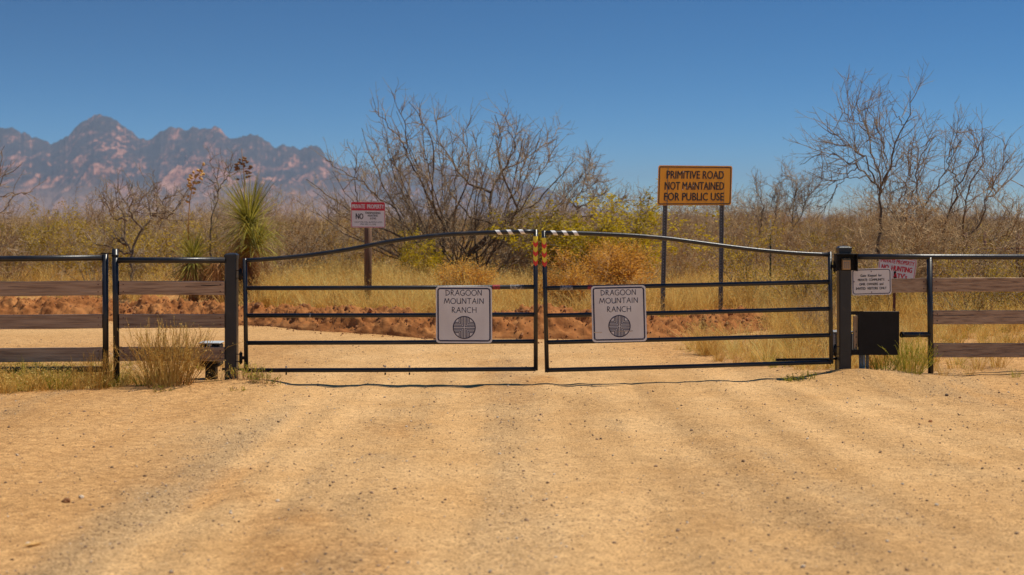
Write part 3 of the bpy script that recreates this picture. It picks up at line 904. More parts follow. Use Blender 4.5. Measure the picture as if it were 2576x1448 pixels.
for px, rr_, mt in ((2165, 0.02, 'grey'), (2173, 0.017, 'pvc'), (2182, 0.018, 'grey')):
    t = PX(px, 890, Yb_ + 0.12); gnd = float(height(t.x, t.y)) - 0.06
    MB().tube([t, (t.x, t.y, gnd)], rr_, 10).build('conduit', M[mt], f, True)

# --- grey ribbed gate operators behind the posts
def operator(px0, px1, yt, yb, Y, label, ribs, pedestal=True, lidmat='grey', bodymat='grey'):
    a, b = PX(px0, yt, Y), PX(px1, yb, Y)
    f = thing('gate_operator', label, 'gate motor', (0.5 * (a.x + b.x), Y + 0.1, float(height(0.5 * (a.x + b.x), Y + 0.1))))
    w, h = b.x - a.x, a.z - b.z
    body = MB().box(((a.x + b.x) / 2, Y + 0.12, (a.z + b.z) / 2), (w, 0.24, h), bev=0.02).build('housing', M[bodymat], f)
    for i in range(ribs):
        MB().box((a.x + w * (0.08 + 0.84 * i / max(1, ribs - 1)), Y - 0.004, (a.z + b.z) / 2 - 0.01), (0.008, 0.012, h * 0.86)).build('rib', M[bodymat], body)
    MB().box(((a.x + b.x) / 2, Y + 0.12, a.z + 0.008), (w + 0.016, 0.26, 0.016), bev=0.006).build('lid', M[lidmat], f)
    z0 = float(height((a.x + b.x) / 2, Y + 0.12)) - 0.08
    MB().box(((a.x + b.x) / 2, Y + 0.12, (b.z + z0) / 2), (w * 0.5, 0.14, b.z - z0)).build('pedestal', M['blackflat'], f)
    return f
operator(2097, 2147, 838, 898, 16.85, 'grey ribbed gate motor housing behind the keypad post', 9)
fo = operator(501, 552, 866, 924, 16.35, 'dark gate motor box behind the lowest board of the left panel', 0, bodymat='blackflat', lidmat='pvc')
a = PX(527, 868, 16.34)
MB().box((a.x, 16.345, a.z - 0.005), (0.05, 0.012, 0.02)).build('label_plate', M['pvc'], fo)

# ------------------------------------------------------------------ signs
def text_outline(body, offset=0.0):
    cu = bpy.data.curves.new('lettering', 'FONT')
    cu.body = body
    cu.size = 1.0
    cu.offset = offset
    cu.resolution_u = 3
    cu.fill_mode = 'FRONT'
    o = bpy.data.objects.new('lettering', cu)
    col.objects.link(o)
    bpy.context.view_layer.update()
    dg = bpy.context.evaluated_depsgraph_get()
    me = bpy.data.meshes.new_from_object(o.evaluated_get(dg))
    bpy.data.objects.remove(o); bpy.data.curves.remove(cu)
    v = np.array([x.co[:2] for x in me.vertices]) if len(me.vertices) else np.zeros((0, 2))
    fcs = [tuple(p.vertices) for p in me.polygons]
    bpy.data.meshes.remove(me)
    return v, fcs

class Sign:
    def __init__(s, root, O, U, W, w, h):
        s.root, s.O, s.U, s.W, s.w, s.h = root, Vector(O), U.normalized(), W.normalized(), w, h
        s.Nn = s.U.cross(s.W)           # points at the viewer (-Y)
    def plate(s, mat, r, t=0.004, edge=None):
        MB().prism(rrect(s.w, s.h, r), s.O, s.U, s.W, -t, 0).build('plate', mat, s.root)
    def border(s, mat, inset, bw, r):
        MB().ring(rrect(s.w - 2 * inset, s.h - 2 * inset, r), rrect(s.w - 2 * inset - 2 * bw, s.h - 2 * inset - 2 * bw, max(0.003, r - bw)), s.O, s.U, s.W, 0.0004, 0.0014).build('border', mat, s.root)
    def panel(s, mat, x0, x1, y0, y1, r=0.004, t=0.0009, name='band'):
        cx_, cy_ = (x0 + x1) / 2, (y0 + y1) / 2
        MB().prism(rrect(x1 - x0, y1 - y0, r), s.O + s.U * cx_ + s.W * cy_, s.U, s.W, 0.0003, t).build(name, mat, s.root)
    def text(s, body, x0, x1, y0, y1, mat, off=0.0, t=0.0016, desc=False, bold=0.0):
        """fit the words into x0..x1, y0..y1 (metres from the centre)"""
        v, fcs = text_outline(body, off)
        vc, _ = text_outline(body.upper() if not desc else 'H', off)
        mnx, mxx = v[:, 0].min(), v[:, 0].max()
        mny = max(vc[:, 1].min(), -0.02); mxy = vc[:, 1].max()
        a = x0 + (v[:, 0] - mnx) / (mxx - mnx) * (x1 - x0)
        b = y0 + (v[:, 1] - mny) / (mxy - mny) * (y1 - y0)
        vs = [s.O + s.U * float(p) + s.W * float(q) + s.Nn * t for p, q in zip(a, b)]
        m = MB(); m.poly(vs, fcs)
        if bold:
            for i, (dx, dy) in enumerate(((-1, 0), (1, 0), (0, 0.7), (0, -0.7))):
                m.poly([v + s.U * dx * bold + s.W * dy * bold + s.Nn * 0.0002 * (i + 1) for v in vs], fcs)
        m.build('lettering', mat, s.root)
    def strokes(s, lines, wd, mat, name='lettering', t=0.0016):
        """ribbons along polylines given in sign metres"""
        m = MB()
        for ln in lines:
            P = [np.array(p, float) for p in ln]
            n = len(P)
            L = []; Rr = []
            for i in range(n):
                d = P[min(i + 1, n - 1)] - P[max(i - 1, 0)]
                d = d / (np.linalg.norm(d) + 1e-9)
                nn = np.array([-d[1], d[0]]) * wd / 2
                L.append(P[i] + nn); Rr.append(P[i] - nn)
            vs = [s.O + s.U * float(p[0]) + s.W * float(p[1]) + s.Nn * t for p in L + Rr]
            m.poly(vs, [(i + n, i + n + 1, i + 1, i) for i in range(n - 1)])
        m.build(name, mat, s.root)

def arc(cx, cy, rx, ry, a0, a1, n=12):
    return [(cx + rx * math.cos(R(a0 + (a1 - a0) * i / n)), cy + ry * math.sin(R(a0 + (a1 - a0) * i / n))) for i in range(n + 1)]
GLYPH = {   # thin hand-drawn capitals, unit height
    'D': (0.80, [[(0.10, 0.0), (0.06, 0.96)], [(0.0, 0.95)] + arc(0.05, 0.48, 0.70, 0.47, 88, -88)[0:] + [(0.0, 0.0)]]),
    'R': (0.72, [[(0.08, 0.0), (0.10, 1.0)], arc(0.10, 0.74, 0.40, 0.25, 95, -90) + [(0.12, 0.50)], [(0.18, 0.49), (0.45, 0.14), (0.72, -0.06)]]),
    'A': (0.78, [[(0.0, -0.02), (0.22, 0.50), (0.42, 1.0)], [(0.42, 1.0), (0.56, 0.5), (0.76, -0.02)], [(0.12, 0.36), (0.66, 0.38)]]),
    'G': (0.86, [arc(0.46, 0.48, 0.44, 0.50, 48, 325), [(0.48, 0.40), (0.86, 0.42)], [(0.82, 0.42), (0.80, 0.10)]]),
    'O': (0.96, [arc(0.48, 0.48, 0.46, 0.49, 90, 450, 20)]),
    'N': (0.82, [[(0.06, -0.02), (0.10, 1.0)], [(0.10, 1.0), (0.74, 0.0)], [(0.74, 0.0), (0.76, 1.0)]]),
    'M': (1.02, [[(0.0, -0.02), (0.20, 1.0)], [(0.20, 1.0), (0.50, 0.12)], [(0.50, 0.12), (0.82, 1.0)], [(0.82, 1.0), (1.0, -0.02)]]),
    'U': (0.78, [[(0.06, 1.0), (0.06, 0.45)] + arc(0.38, 0.34, 0.32, 0.36, 180, 360) + [(0.72, 0.5), (0.72, 1.0)], [(0.72, 0.45), (0.74, -0.02)]]),
    'T': (0.74, [[(0.0, 0.95), (0.74, 0.99)], [(0.38, 0.96), (0.36, -0.03)]]),
    'I': (0.20, [[(0.10, 1.0), (0.08, -0.02)]]),
    'C': (0.78, [arc(0.46, 0.48, 0.44, 0.50, 55, 310)]),
    'H': (0.80, [[(0.06, 1.0), (0.08, -0.02)], [(0.74, 1.0), (0.74, -0.02)], [(0.07, 0.52), (0.74, 0.50)]]),
}
def hand_text(word, x0, x1, y0, y1):
    gap = 0.16
    tot = sum(GLYPH[c][0] for c in word) + gap * (len(word) - 1)
    sx_ = (x1 - x0) / tot; sy_ = (y1 - y0)
    out = []; x = 0
    for c in word:
        w, ln = GLYPH[c]
        for l in ln:
            out.append([(x0 + (x + p[0]) * sx_, y0 + p[1] * sy_) for p in l])
        x += w + gap
    return out

def ranch_sign(label, TL, TR, BL, stain):
    Ys = 16.0 - 0.04
    tl, tr, bl = (PX(p[0], p[1], Ys) for p in (TL, TR, BL))
    U = tr - tl; W = tl - bl
    w, h = U.length, W.length
    O = (tr + bl) / 2
    f = thing('ranch_sign', label, 'sign', PX((TL[0] + TR[0]) / 2, BL[1], Ys), 'white ranch signs on the gate')
    sg = Sign(f, O, U, W, w, h)
    sg.plate(M['signwhite'], 0.035)
    sg.border(M['navy'], 0.016, 0.016, 0.035)
    k = w / 443.0                       # picture units of the sign
    X = lambda v: (v - 221.5) * k
    Yc = lambda v: (222 - v) * k
    for wd, a, b, t, bt in (('DRAGOON', 77, 363, 27, 70), ('MOUNTAIN', 65, 378, 93, 135), ('RANCH', 125, 320, 163, 206)):
        sg.strokes(hand_text(wd, X(a), X(b), Yc(bt), Yc(t)), 0.0072, M['navy'])
    ex, ey, er = X(223), Yc(323), 87 * k
    sg.strokes([arc(ex, ey, er, er, 0, 360, 40)], 0.0105, M['navy'], 'emblem_ring')
    ls = []
    for sx_ in (-1, 1):
        for sy_ in (-1, 1):
            for d in (0.075, 0.205, 0.335, 0.465):
                e = math.sqrt(1 - d * d) * 0.985
                ls.append([(ex + sx_ * d * er, ey + sy_ * e * er), (ex + sx_ * d * er, ey + sy_ * d * er)])
                ls.append([(ex + sx_ * (d * er - 0.0028), ey + sy_ * d * er), (ex + sx_ * e * er, ey + sy_ * d * er)])
    sg.strokes(ls, 0.0085, M['navy'], 'emblem_cross')
    for cx_, cy_ in ((16, 10), (428, 12), (14, 430), (430, 428)):
        p = O + sg.U * X(cx_ + 12 if cx_ < 200 else cx_ - 12) + sg.W * Yc(cy_)
        MB().tube([p, p + sg.Nn * 0.004], 0.005, 8).build('bolt', M['bolt'], f)
    if stain:
        for (a, b, y_) in ((208, 330, 364), (14, 80, 370)):
            sg.strokes([[(X(a + (b - a) * i / 6), Yc(y_ + (2 if i % 2 else -1))) for i in range(7)]], 0.008, M['palestone'], 'mud_streak', 0.0022)
    return f
ranch_sign('white ranch sign on the left gate leaf, clean face', (1096.3, 721), (1237.5, 721.5), (1097, 863.3), False)
ranch_sign('white ranch sign on the right gate leaf, streaked across its emblem', (1486.8, 720.8), (1623.8, 718.0), (1490.5, 861.8), True)

# keypad notice
Ys = yl(2190) - 0.06
tl, tr, bl = PX(2142, 677.2, Ys), PX(2242, 674.5, Ys), PX(2143, 744.2, Ys)
f = thing('notice_sign', 'small white notice with navy border beside the keypad post', 'sign', PX(2192, 744, Ys))
U = tr - tl; W = tl - bl; sg = Sign(f, (tr + bl) / 2, U, W, U.length, W.length)
sg.plate(M['signwhite'], 0.03); sg.border(M['navy'], 0.011, 0.009, 0.032)
k = sg.w / 368.0
for s_, a, b, t, bt, ds in (('Gate  Keypad  for', 82, 280, 56, 78, True), ('PRIVATE  COMMUNITY:', 58, 306, 96, 118, False), ('DMR  OWNERS  and', 74, 292, 136, 158, True), ('INVITED  VISITORS  ONLY', 40, 322, 175, 198, False)):
    sg.text(s_, (a - 184) * k, (b - 184) * k, (125 - bt) * k, (125 - t) * k, M['ink'], bold=0.0010, desc=ds)
for a, b in ((22, 122), (342, 117), (183, 30), (183, 222)):
    p = sg.O + sg.U * (a - 184) * k + sg.W * (125 - b) * k
    MB().tube([p, p + sg.Nn * 0.004], 0.006, 8).build('rivet', M['rust'], f)

# red and white sign on a timber post beyond the berm
Ys = 26.2
f = thing('private_property_sign', 'red topped private property sign on brown timber post', 'sign', PX(926, 762, Ys + 0.1))
tl, tr, bl = PX(882.5, 508, Ys), PX(968.8, 509, Ys), PX(883, 573, Ys)
U = tr - tl; W = tl - bl; sg = Sign(f, (tr + bl) / 2, U, W, U.length, W.length)
sg.plate(M['signwhite'], 0.025); sg.border(M['red'], 0.006, 0.010, 0.022)
k = sg.w / 235.0
X = lambda v: (v - 117.5) * k
Yc = lambda v: (88.5 - v) * k
sg.panel(M['red'], X(5), X(230), Yc(60), Yc(4), 0.012)
sg.text('PRIVATE  PROPERTY', X(8), X(226), Yc(45), Yc(18), M['signwhite'], bold=0.003)
sg.text('NO', X(34), X(84), Yc(119), Yc(80), M['ink'], bold=0.004)
sg.text('TRESPASSING', X(97), X(202), Yc(83), Yc(69), M['ink'], bold=0.0015)
sg.text('HUNTING', X(116), X(184), Yc(101), Yc(88), M['ink'], bold=0.0015)
sg.text('ATVS', X(130), X(172), Yc(121), Yc(108), M['ink'], bold=0.0015)
sg.text('VIOLATORS WILL BE PROSECUTED', X(22), X(214), Yc(144), Yc(134), M['ink'])
sg.text('PER ARS 13-1502', X(66), X(172), Yc(159), Yc(149), M['ink'])
b_ = PX(926, 600, Ys + 0.07)
zb = float(surf(b_.x, b_.y))
MB().tube([(b_.x + 0.0, b_.y, PX(0, 520, Ys).z), (b_.x, b_.y, PX(0, 640, Ys).z), (b_.x - 0.01, b_.y, zb - 0.1)], [0.066, 0.07, 0.073], 14).build('post', M['timber'], f, True)

# yellow road sign on two punched posts
Ys = 24.6
f = thing('road_sign', 'yellow orange road warning sign on two steel posts', 'sign', PX(1745, 800, Ys))
tl, tr, bl = PX(1656.5, 416.5, Ys), PX(1842.5, 418.2, Ys + 0.56), PX(1653.5, 517.6, Ys)
U = tr - tl; W = tl - bl; sg = Sign(f, (tr + bl) / 2, U, W, U.length, W.length)
sg.plate(M['orange'], 0.04, 0.005); sg.border(M['ink'], 0.018, 0.018, 0.035)
k = sg.w / 489.0
X = lambda v: (v - 417.5) * k
Yc = lambda v: (659 - v) * sg.h / 266.0
for s_, a, b, t, bt in (('PRIMITIVE ROAD', 228, 605, 562, 614), ('NOT MAINTAINED', 218, 609, 636, 688), ('FOR PUBLIC USE', 216, 609, 708, 760)):
    sg.text(s_, X(a), X(b), Yc(bt), Yc(t), M['ink'], bold=0.0045)
for a, b in ((234, 563), (598, 566), (228, 760), (592, 762)):
    p = sg.O + sg.U * X(a) + sg.W * Yc(b)
    MB().tube([p, p + sg.Nn * 0.008], 0.013, 8).build('bolt', M['galv'], f)
for a, b in ((337, 568), (405, 660), (335, 686), (356, 672)):
    p = sg.O + sg.U * X(a) + sg.W * Yc(b)
    MB().tube([p + sg.Nn * 0.0018, p + sg.Nn * 0.0026], 0.009, 7).build('bullet_hole', M['tapewhite'], f)
for pt, pb, dY in (((1675, 424), (1666.5, 0), 0.11), ((1816, 424), (1812, 0), 0.54)):
    a = PX(pt[0], 424, Ys + dY)
    lean = (pb[0] - pt[0]) * m_per_px(Ys)
    zb = float(surf(a.x, a.y)) - 0.15
    bx_ = Vector((a.x + lean * (a.z - zb) / (a.z - PX(0, 770, Ys).z), a.y, zb))
    d = (a - bx_).normalized()
    wv = 0.040
    m_ = MB()
    # hat-shaped channel
    prof = [(-wv, 0.0), (-wv * 0.55, 0.0), (-wv * 0.42, 0.030), (wv * 0.42, 0.030), (wv * 0.55, 0.0), (wv, 0.0), (wv, 0.006), (wv * 0.62, 0.006), (wv * 0.48, 0.036), (-wv * 0.48, 0.036), (-wv * 0.62, 0.006), (-wv, 0.006)]
    npf = len(prof)
    vs = [bx_ + Vector((x, y - 0.04, 0)) for x, y in prof] + [a + Vector((x, y - 0.04, 0)) for x, y in prof]
    fs = [(i, (i + 1) % npf, npf + (i + 1) % npf, npf + i) for i in range(npf)] + [tuple(range(npf - 1, -1, -1)), tuple(range(npf, 2 * npf))]
    m_.poly(vs, fs)
    post = m_.build('post', M['galv'], f)
    L = (a - bx_).length
    hm = MB()
    q = 0.35
    while q < L - 0.7:
        c = bx_ + d * q
        ol = [(0.0075 * math.cos(R(45 * i)), 0.0075 * math.sin(R(45 * i))) for i in range(8)]
        hm.prism(ol, c + Vector((0, -0.0105, 0)), UX, UZ, 0.0, 0.0012)
        q += 0.05
    hm.build('punched_hole', M['pvc'], post)

# leaning no-hunting sign behind the right fence
Ys = 20.8
f = thing('no_hunting_sign', 'leaning white sign with red letters behind the small notice', 'sign', PX(2247, 850, Ys))
ang = R(-7.5)
U = Vector((math.cos(ang), 0, math.sin(ang))); W = Vector((-math.sin(ang), 0, math.cos(ang)))
w_, h_ = 95 * m_per_px(Ys), 80 * m_per_px(Ys)
tr_ = PX(2307.5, 654, Ys)
O = tr_ - U * w_ / 2 - W * h_ / 2
sg = Sign(f, O, U, W, w_, h_)
sg.plate(M['signwhite'], 0.035); sg.border(M['red'], 0.010, 0.008, 0.03)
hw, hh = w_ / 2, h_ / 2
sg.text('PRIVATE PROPERTY', -hw * 0.88, hw * 0.88, hh * 0.58, hh * 0.82, M['red'], bold=0.0025)
sg.text('NO  HUNTING', -hw * 0.82, hw * 0.80, hh * 0.12, hh * 0.44, M['red'], bold=0.004)
sg.text("ATV's", -hw * 0.14, hw * 0.58, -hh * 0.30, -hh * 0.02, M['red'], bold=0.004, desc=True)
p = O - U * (hw * 0.08)
e = PX(2248, 790, Ys + 0.02); zb = float(height(e.x, e.y)) - 0.1
MB().box(((p + Vector((e.x - (p.x - e.x) * 0.25, e.y, zb))) / 2), (0.035, 0.02, (p.z - zb) * 1.04),
         Matrix.Rotation(math.atan2(p.x - (e.x - (p.x - e.x) * 0.25), p.z - zb), 3, 'Y')).build('post', M['rust'], f)

# steel T posts of the old wire fence
def t_post(px, yt, Y, label, cap):
    a = PX(px, yt, Y); zb = float(surf(a.x, a.y)) - 0.15
    f = thing('steel_post', label, 'post', (a.x, a.y, zb + 0.15))
    m_ = MB()
    zt = a.z
    zm = zt - (0.32 if cap else 0.0)
    for mat, z0, z1 in ((M['tpost'], zb, zm), (M['tapewhite'], zm, zt)):
        if z1 - z0 < 0.01: continue
        m_ = MB()
        m_.box((a.x, a.y, (z0 + z1) / 2), (0.036, 0.006, z1 - z0))
        m_.box((a.x, a.y + 0.0205, (z0 + z1) / 2), (0.006, 0.034, z1 - z0))
        q = z0 + 0.1
        while q < z1 - 0.03:
            m_.box((a.x, a.y - 0.007, q), (0.012, 0.008, 0.02)); q += 0.055
        m_.build('white_tip' if mat is M['tapewhite'] else 'shaft', mat, f)
t_post(1938, 552, 29, 'thin green steel fence post with white tip right of the yellow sign', True)
t_post(1589.5, 556, 34, 'thin steel post poking up left of the yellow sign', True)

# rusty pipe corral far behind the right fence
f = thing('pipe_corral', 'low rusty red pipe fence behind the bare trees at right', 'fence', PX(2400, 745, 31))
for px in (2334, 2428, 2478, 2560):
    a = PX(px, 586 if px != 2334 else 590, 31)
    MB().tube([a, (a.x, a.y, float(surf(a.x, a.y)) - 0.1)], 0.038, 10).build('post', M['rust'], f, True)
for yy in (627, 690):
    MB().tube([PX(2300, yy + 1, 31), PX(2620, yy - 1, 31)], 0.03, 10).build('rail', M['rust'], f, True)

# ------------------------------------------------------------------ vegetation tools
def norm(a):
    return a / (np.linalg.norm(a, axis=-1, keepdims=True) + 1e-9)

def grow(start, dirs, length, n, jit, up, r):
    """many wandering shoots at once -> (N, n+1, 3)"""
    N_ = len(start)
    P = np.zeros((N_, n + 1, 3)); P[:, 0] = start
    d = norm(np.array(dirs, float))
    st = (np.broadcast_to(length, (N_,)) / n)[:, None]
    upv = np.array([0, 0, 1.0])
    for i in range(n):
        d = norm(d + r.normal(0, jit, (N_, 3)) + upv * up)
        P[:, i + 1] = P[:, i] + d * st
    return P

def resample(path, n):
    path = np.asarray(path, float)
    s = np.concatenate([[0], np.cumsum(np.linalg.norm(np.diff(path, axis=0), axis=1))])
    t = np.linspace(0, s[-1], n + 1)
    return np.stack([np.interp(t, s, path[:, k]) for k in range(3)], 1)

def spawn(P, count, tmin, tmax, amin, amax, r, bias=None, weights=None):
    """start points and directions of side shoots on paths P"""
    N_, n1, _ = P.shape
    L = np.linalg.norm(np.diff(P, axis=1), axis=2).sum(1)
    w = L if weights is None else weights
    idx = r.choice(N_, count, p=w / w.sum())
    t = r.uniform(tmin, tmax, count) * (n1 - 1)
    i = np.minimum(t.astype(int), n1 - 2); f = (t - i)[:, None]
    a = P[idx, i]; b = P[idx, i + 1]
    pos = a * (1 - f) + b * f
    tan = norm(b - a)
    rv = r.normal(0, 1, (count, 3))
    if bias is not None: rv = rv + bias
    perp = norm(rv - tan * (rv * tan).sum(1, keepdims=True))
    an = np.radians(r.uniform(amin, amax, count))[:, None]
    return pos, tan * np.cos(an) + perp * np.sin(an), t / (n1 - 1), idx

def tubes(P, rad, k):
    """paths (N,n,3), radii (N,n) -> verts, quads"""
    N_, n, _ = P.shape
    T = np.gradient(P, axis=1); T = norm(T)
    ref = np.where(np.abs(T[:, :1, 2:3]) < 0.8, np.array([0, 0, 1.0]), np.array([1.0, 0.2, 0]))
    u = norm(np.cross(T, np.broadcast_to(ref, T.shape))); w = np.cross(T, u)
    an = np.arange(k) * 2 * np.pi / k
    V = P[:, :, None, :] + rad[:, :, None, None] * (u[:, :, None, :] * np.cos(an)[None, None, :, None] + w[:, :, None, :] * np.sin(an)[None, None, :, None])
    idx = np.arange(N_ * n * k).reshape(N_, n, k)
    a = idx[:, :-1, :]; b = np.roll(a, -1, axis=2); d = idx[:, 1:, :]; c = np.roll(d, -1, axis=2)
    return V.reshape(-1, 3), np.stack([a, b, c, d], -1).reshape(-1, 4)

class Geo:
    def __init__(s): s.v = []; s.q = []; s.t = []; s.n = 0; s.mq = []; s.mt = []
    def add(s, V, Q=None, T=None, mi=0):
        if Q is not None and len(Q): s.q.append(np.asarray(Q) + s.n); s.mq.append(np.full(len(Q), mi))
        if T is not None and len(T): s.t.append(np.asarray(T) + s.n); s.mt.append(np.full(len(T), mi))
        s.v.append(V); s.n += len(V)
        return s
    def tubes(s, P, r0, r1, k=3, mi=0, power=1.0):
        n = P.shape[1]
        f = np.linspace(0, 1, n) ** power
        r0 = np.broadcast_to(r0, (len(P),)); r1 = np.broadcast_to(r1, (len(P),))
        rad = r0[:, None] * (1 - f) + r1[:, None] * f
        V, Q = tubes(P, rad, k)
        return s.add(V, Q, None, mi)
    def mesh(s, name, mats, smooth=True):
        v = np.concatenate(s.v)
        q = np.concatenate(s.q) if s.q else None; t = np.concatenate(s.t) if s.t else None
        me = np_mesh(name, v, q, t, smooth)
        for m in mats: me.materials.append(m)
        mi = np.concatenate(s.mq + s.mt).astype(np.int32)
        if len(mats) > 1 and len(mi) == len(me.polygons):
            me.polygons.foreach_set('material_index', mi)
        return me

def leaves(C, size, r, dirs=None, asp=0.5):
    """small folded leaf quads at C"""
    n = len(C)
    d = norm(r.normal(0, 1, (n, 3)) if dirs is None else dirs + r.normal(0, 0.5, (n, 3)))
    s = norm(np.cross(d, r.normal(0, 1, (n, 3))))
    sz = np.broadcast_to(size, (n,))[:, None] * r.uniform(0.6, 1.4, (n, 1))
    V = np.stack([C, C + d * sz * 0.5 + s * sz * asp * 0.5, C + d * sz, C + d * sz * 0.5 - s * sz * asp * 0.5], 1)
    return V.reshape(-1, 3), np.arange(n * 4).reshape(n, 4)

def blades(base, az, length, lean, droop, width, r, seg=4, jit=0.0):
    """curved tapering blades"""
    n = len(base)
    out = np.stack([np.cos(az), np.sin(az), np.zeros(n)], 1)
    th = np.asarray(lean, float).copy()
    P = [base]; p = base.copy()
    for i in range(seg):
        d = out * np.sin(th)[:, None] + np.array([0, 0, 1.0]) * np.cos(th)[:, None]
        if jit: d = norm(d + r.normal(0, jit, (n, 3)))
        p = p + d * (length / seg)[:, None]
        P.append(p); th = th + droop / seg
    P = np.stack(P, 1)
    fa = r.uniform(0, 2 * np.pi, n)
    side = np.stack([np.cos(fa), np.sin(fa), np.zeros(n)], 1)
    f = np.linspace(0, 1, seg + 1)
    w = (np.broadcast_to(width, (n,))[:, None] * (1 - f ** 1.6 * 0.9)[None, :])[:, :, None] * 0.5
    V = np.concatenate([(P - side[:, None, :] * w)[:, :, None], (P + side[:, None, :] * w)[:, :, None]], 2).reshape(-1, 3)
    idx = np.arange(n * (seg + 1) * 2).reshape(n, seg + 1, 2)
    Q = np.stack([idx[:, :-1, 0], idx[:, :-1, 1], idx[:, 1:, 1], idx[:, 1:, 0]], -1).reshape(-1, 4)
    return V, Q, P

# ---- geometry-node scattering for uncountable ground cover
def scatter(name, pts, rot, scl, pick, protos, label, cat=None):
    me = bpy.data.meshes.new(name)
    me.vertices.add(len(pts)); me.vertices.foreach_set('co', np.asarray(pts, np.float32).ravel())
    a = me.attributes.new('rot', 'FLOAT_VECTOR', 'POINT'); a.data.foreach_set('vector', np.asarray(rot, np.float32).ravel())
    a = me.attributes.new('scl', 'FLOAT_VECTOR', 'POINT'); a.data.foreach_set('vector', np.asarray(scl, np.float32).ravel())
    a = me.attributes.new('pick', 'INT', 'POINT'); a.data.foreach_set('value', np.asarray(pick, np.int32))
    o = link(name, me)
    g = bpy.data.node_groups.new(name, 'GeometryNodeTree')
    g.interface.new_socket('Geometry', in_out='INPUT', socket_type='NodeSocketGeometry')
    g.interface.new_socket('Geometry', in_out='OUTPUT', socket_type='NodeSocketGeometry')
    gi = g.nodes.new('NodeGroupInput'); go = g.nodes.new('NodeGroupOutput')
    ip = g.nodes.new('GeometryNodeInstanceOnPoints')
    jn = g.nodes.new('GeometryNodeJoinGeometry')
    for pm in reversed(protos):        # Join lists its inputs last-linked first
        po = bpy.data.objects.new(pm.name, pm)
        oi = g.nodes.new('GeometryNodeObjectInfo'); oi.inputs['Object'].default_value = po
        oi.inputs['As Instance'].default_value = True
        g.links.new(oi.outputs['Geometry'], jn.inputs[0])
    def attr(nm, ty):
        n = g.nodes.new('GeometryNodeInputNamedAttribute'); n.data_type = ty; n.inputs['Name'].default_value = nm
        return n.outputs[0]
    g.links.new(gi.outputs[0], ip.inputs['Points'])
    g.links.new(jn.outputs[0], ip.inputs['Instance'])
    ip.inputs['Pick Instance'].default_value = True
    g.links.new(attr('pick', 'INT'), ip.inputs['Instance Index'])
    e2r = g.nodes.new('FunctionNodeEulerToRotation')
    g.links.new(attr('rot', 'FLOAT_VECTOR'), e2r.inputs[0]); g.links.new(e2r.outputs[0], ip.inputs['Rotation'])
    g.links.new(attr('scl', 'FLOAT_VECTOR'), ip.inputs['Scale'])
    g.links.new(ip.outputs[0], go.inputs[0])
    md = o.modifiers.new('scatter', 'NODES'); md.node_group = g
    return tag(o, label, cat, kind='stuff')

# ---- prototypes
def grass_tuft(seed, n=46, h=0.6, spread=0.07, mat='drygrass', heads=True, w=0.006, lean=0.55):
    r = np.random.default_rng(seed); g = Geo()
    a = r.uniform(0, 2 * np.pi, n); rr = spread * np.sqrt(r.uniform(0, 1, n))
    base = np.stack([rr * np.cos(a), rr * np.sin(a), np.full(n, -0.02)], 1)
    V, Q, P = blades(base, a + r.normal(0, 0.5, n), h * r.uniform(0.45, 1.05, n), np.abs(r.normal(0, lean * 0.5, n)) + 0.05, r.uniform(0.1, 1.1, n), w * r.uniform(0.7, 1.3, n), r, 4, 0.06)
    g.add(V, Q)
    if heads:
        k = n // 2
        tips = P[:k, -2:, :]
        C = np.concatenate([tips[:, 0] * (1 - f) + tips[:, 1] * f for f in r.uniform(0.2, 1.0, 6)])
        LV, LQ = leaves(C + r.normal(0, 0.008, C.shape), 0.020, r, asp=0.35)
        g.add(LV, LQ)
    return g.mesh('grass_tuft', [M[mat]])

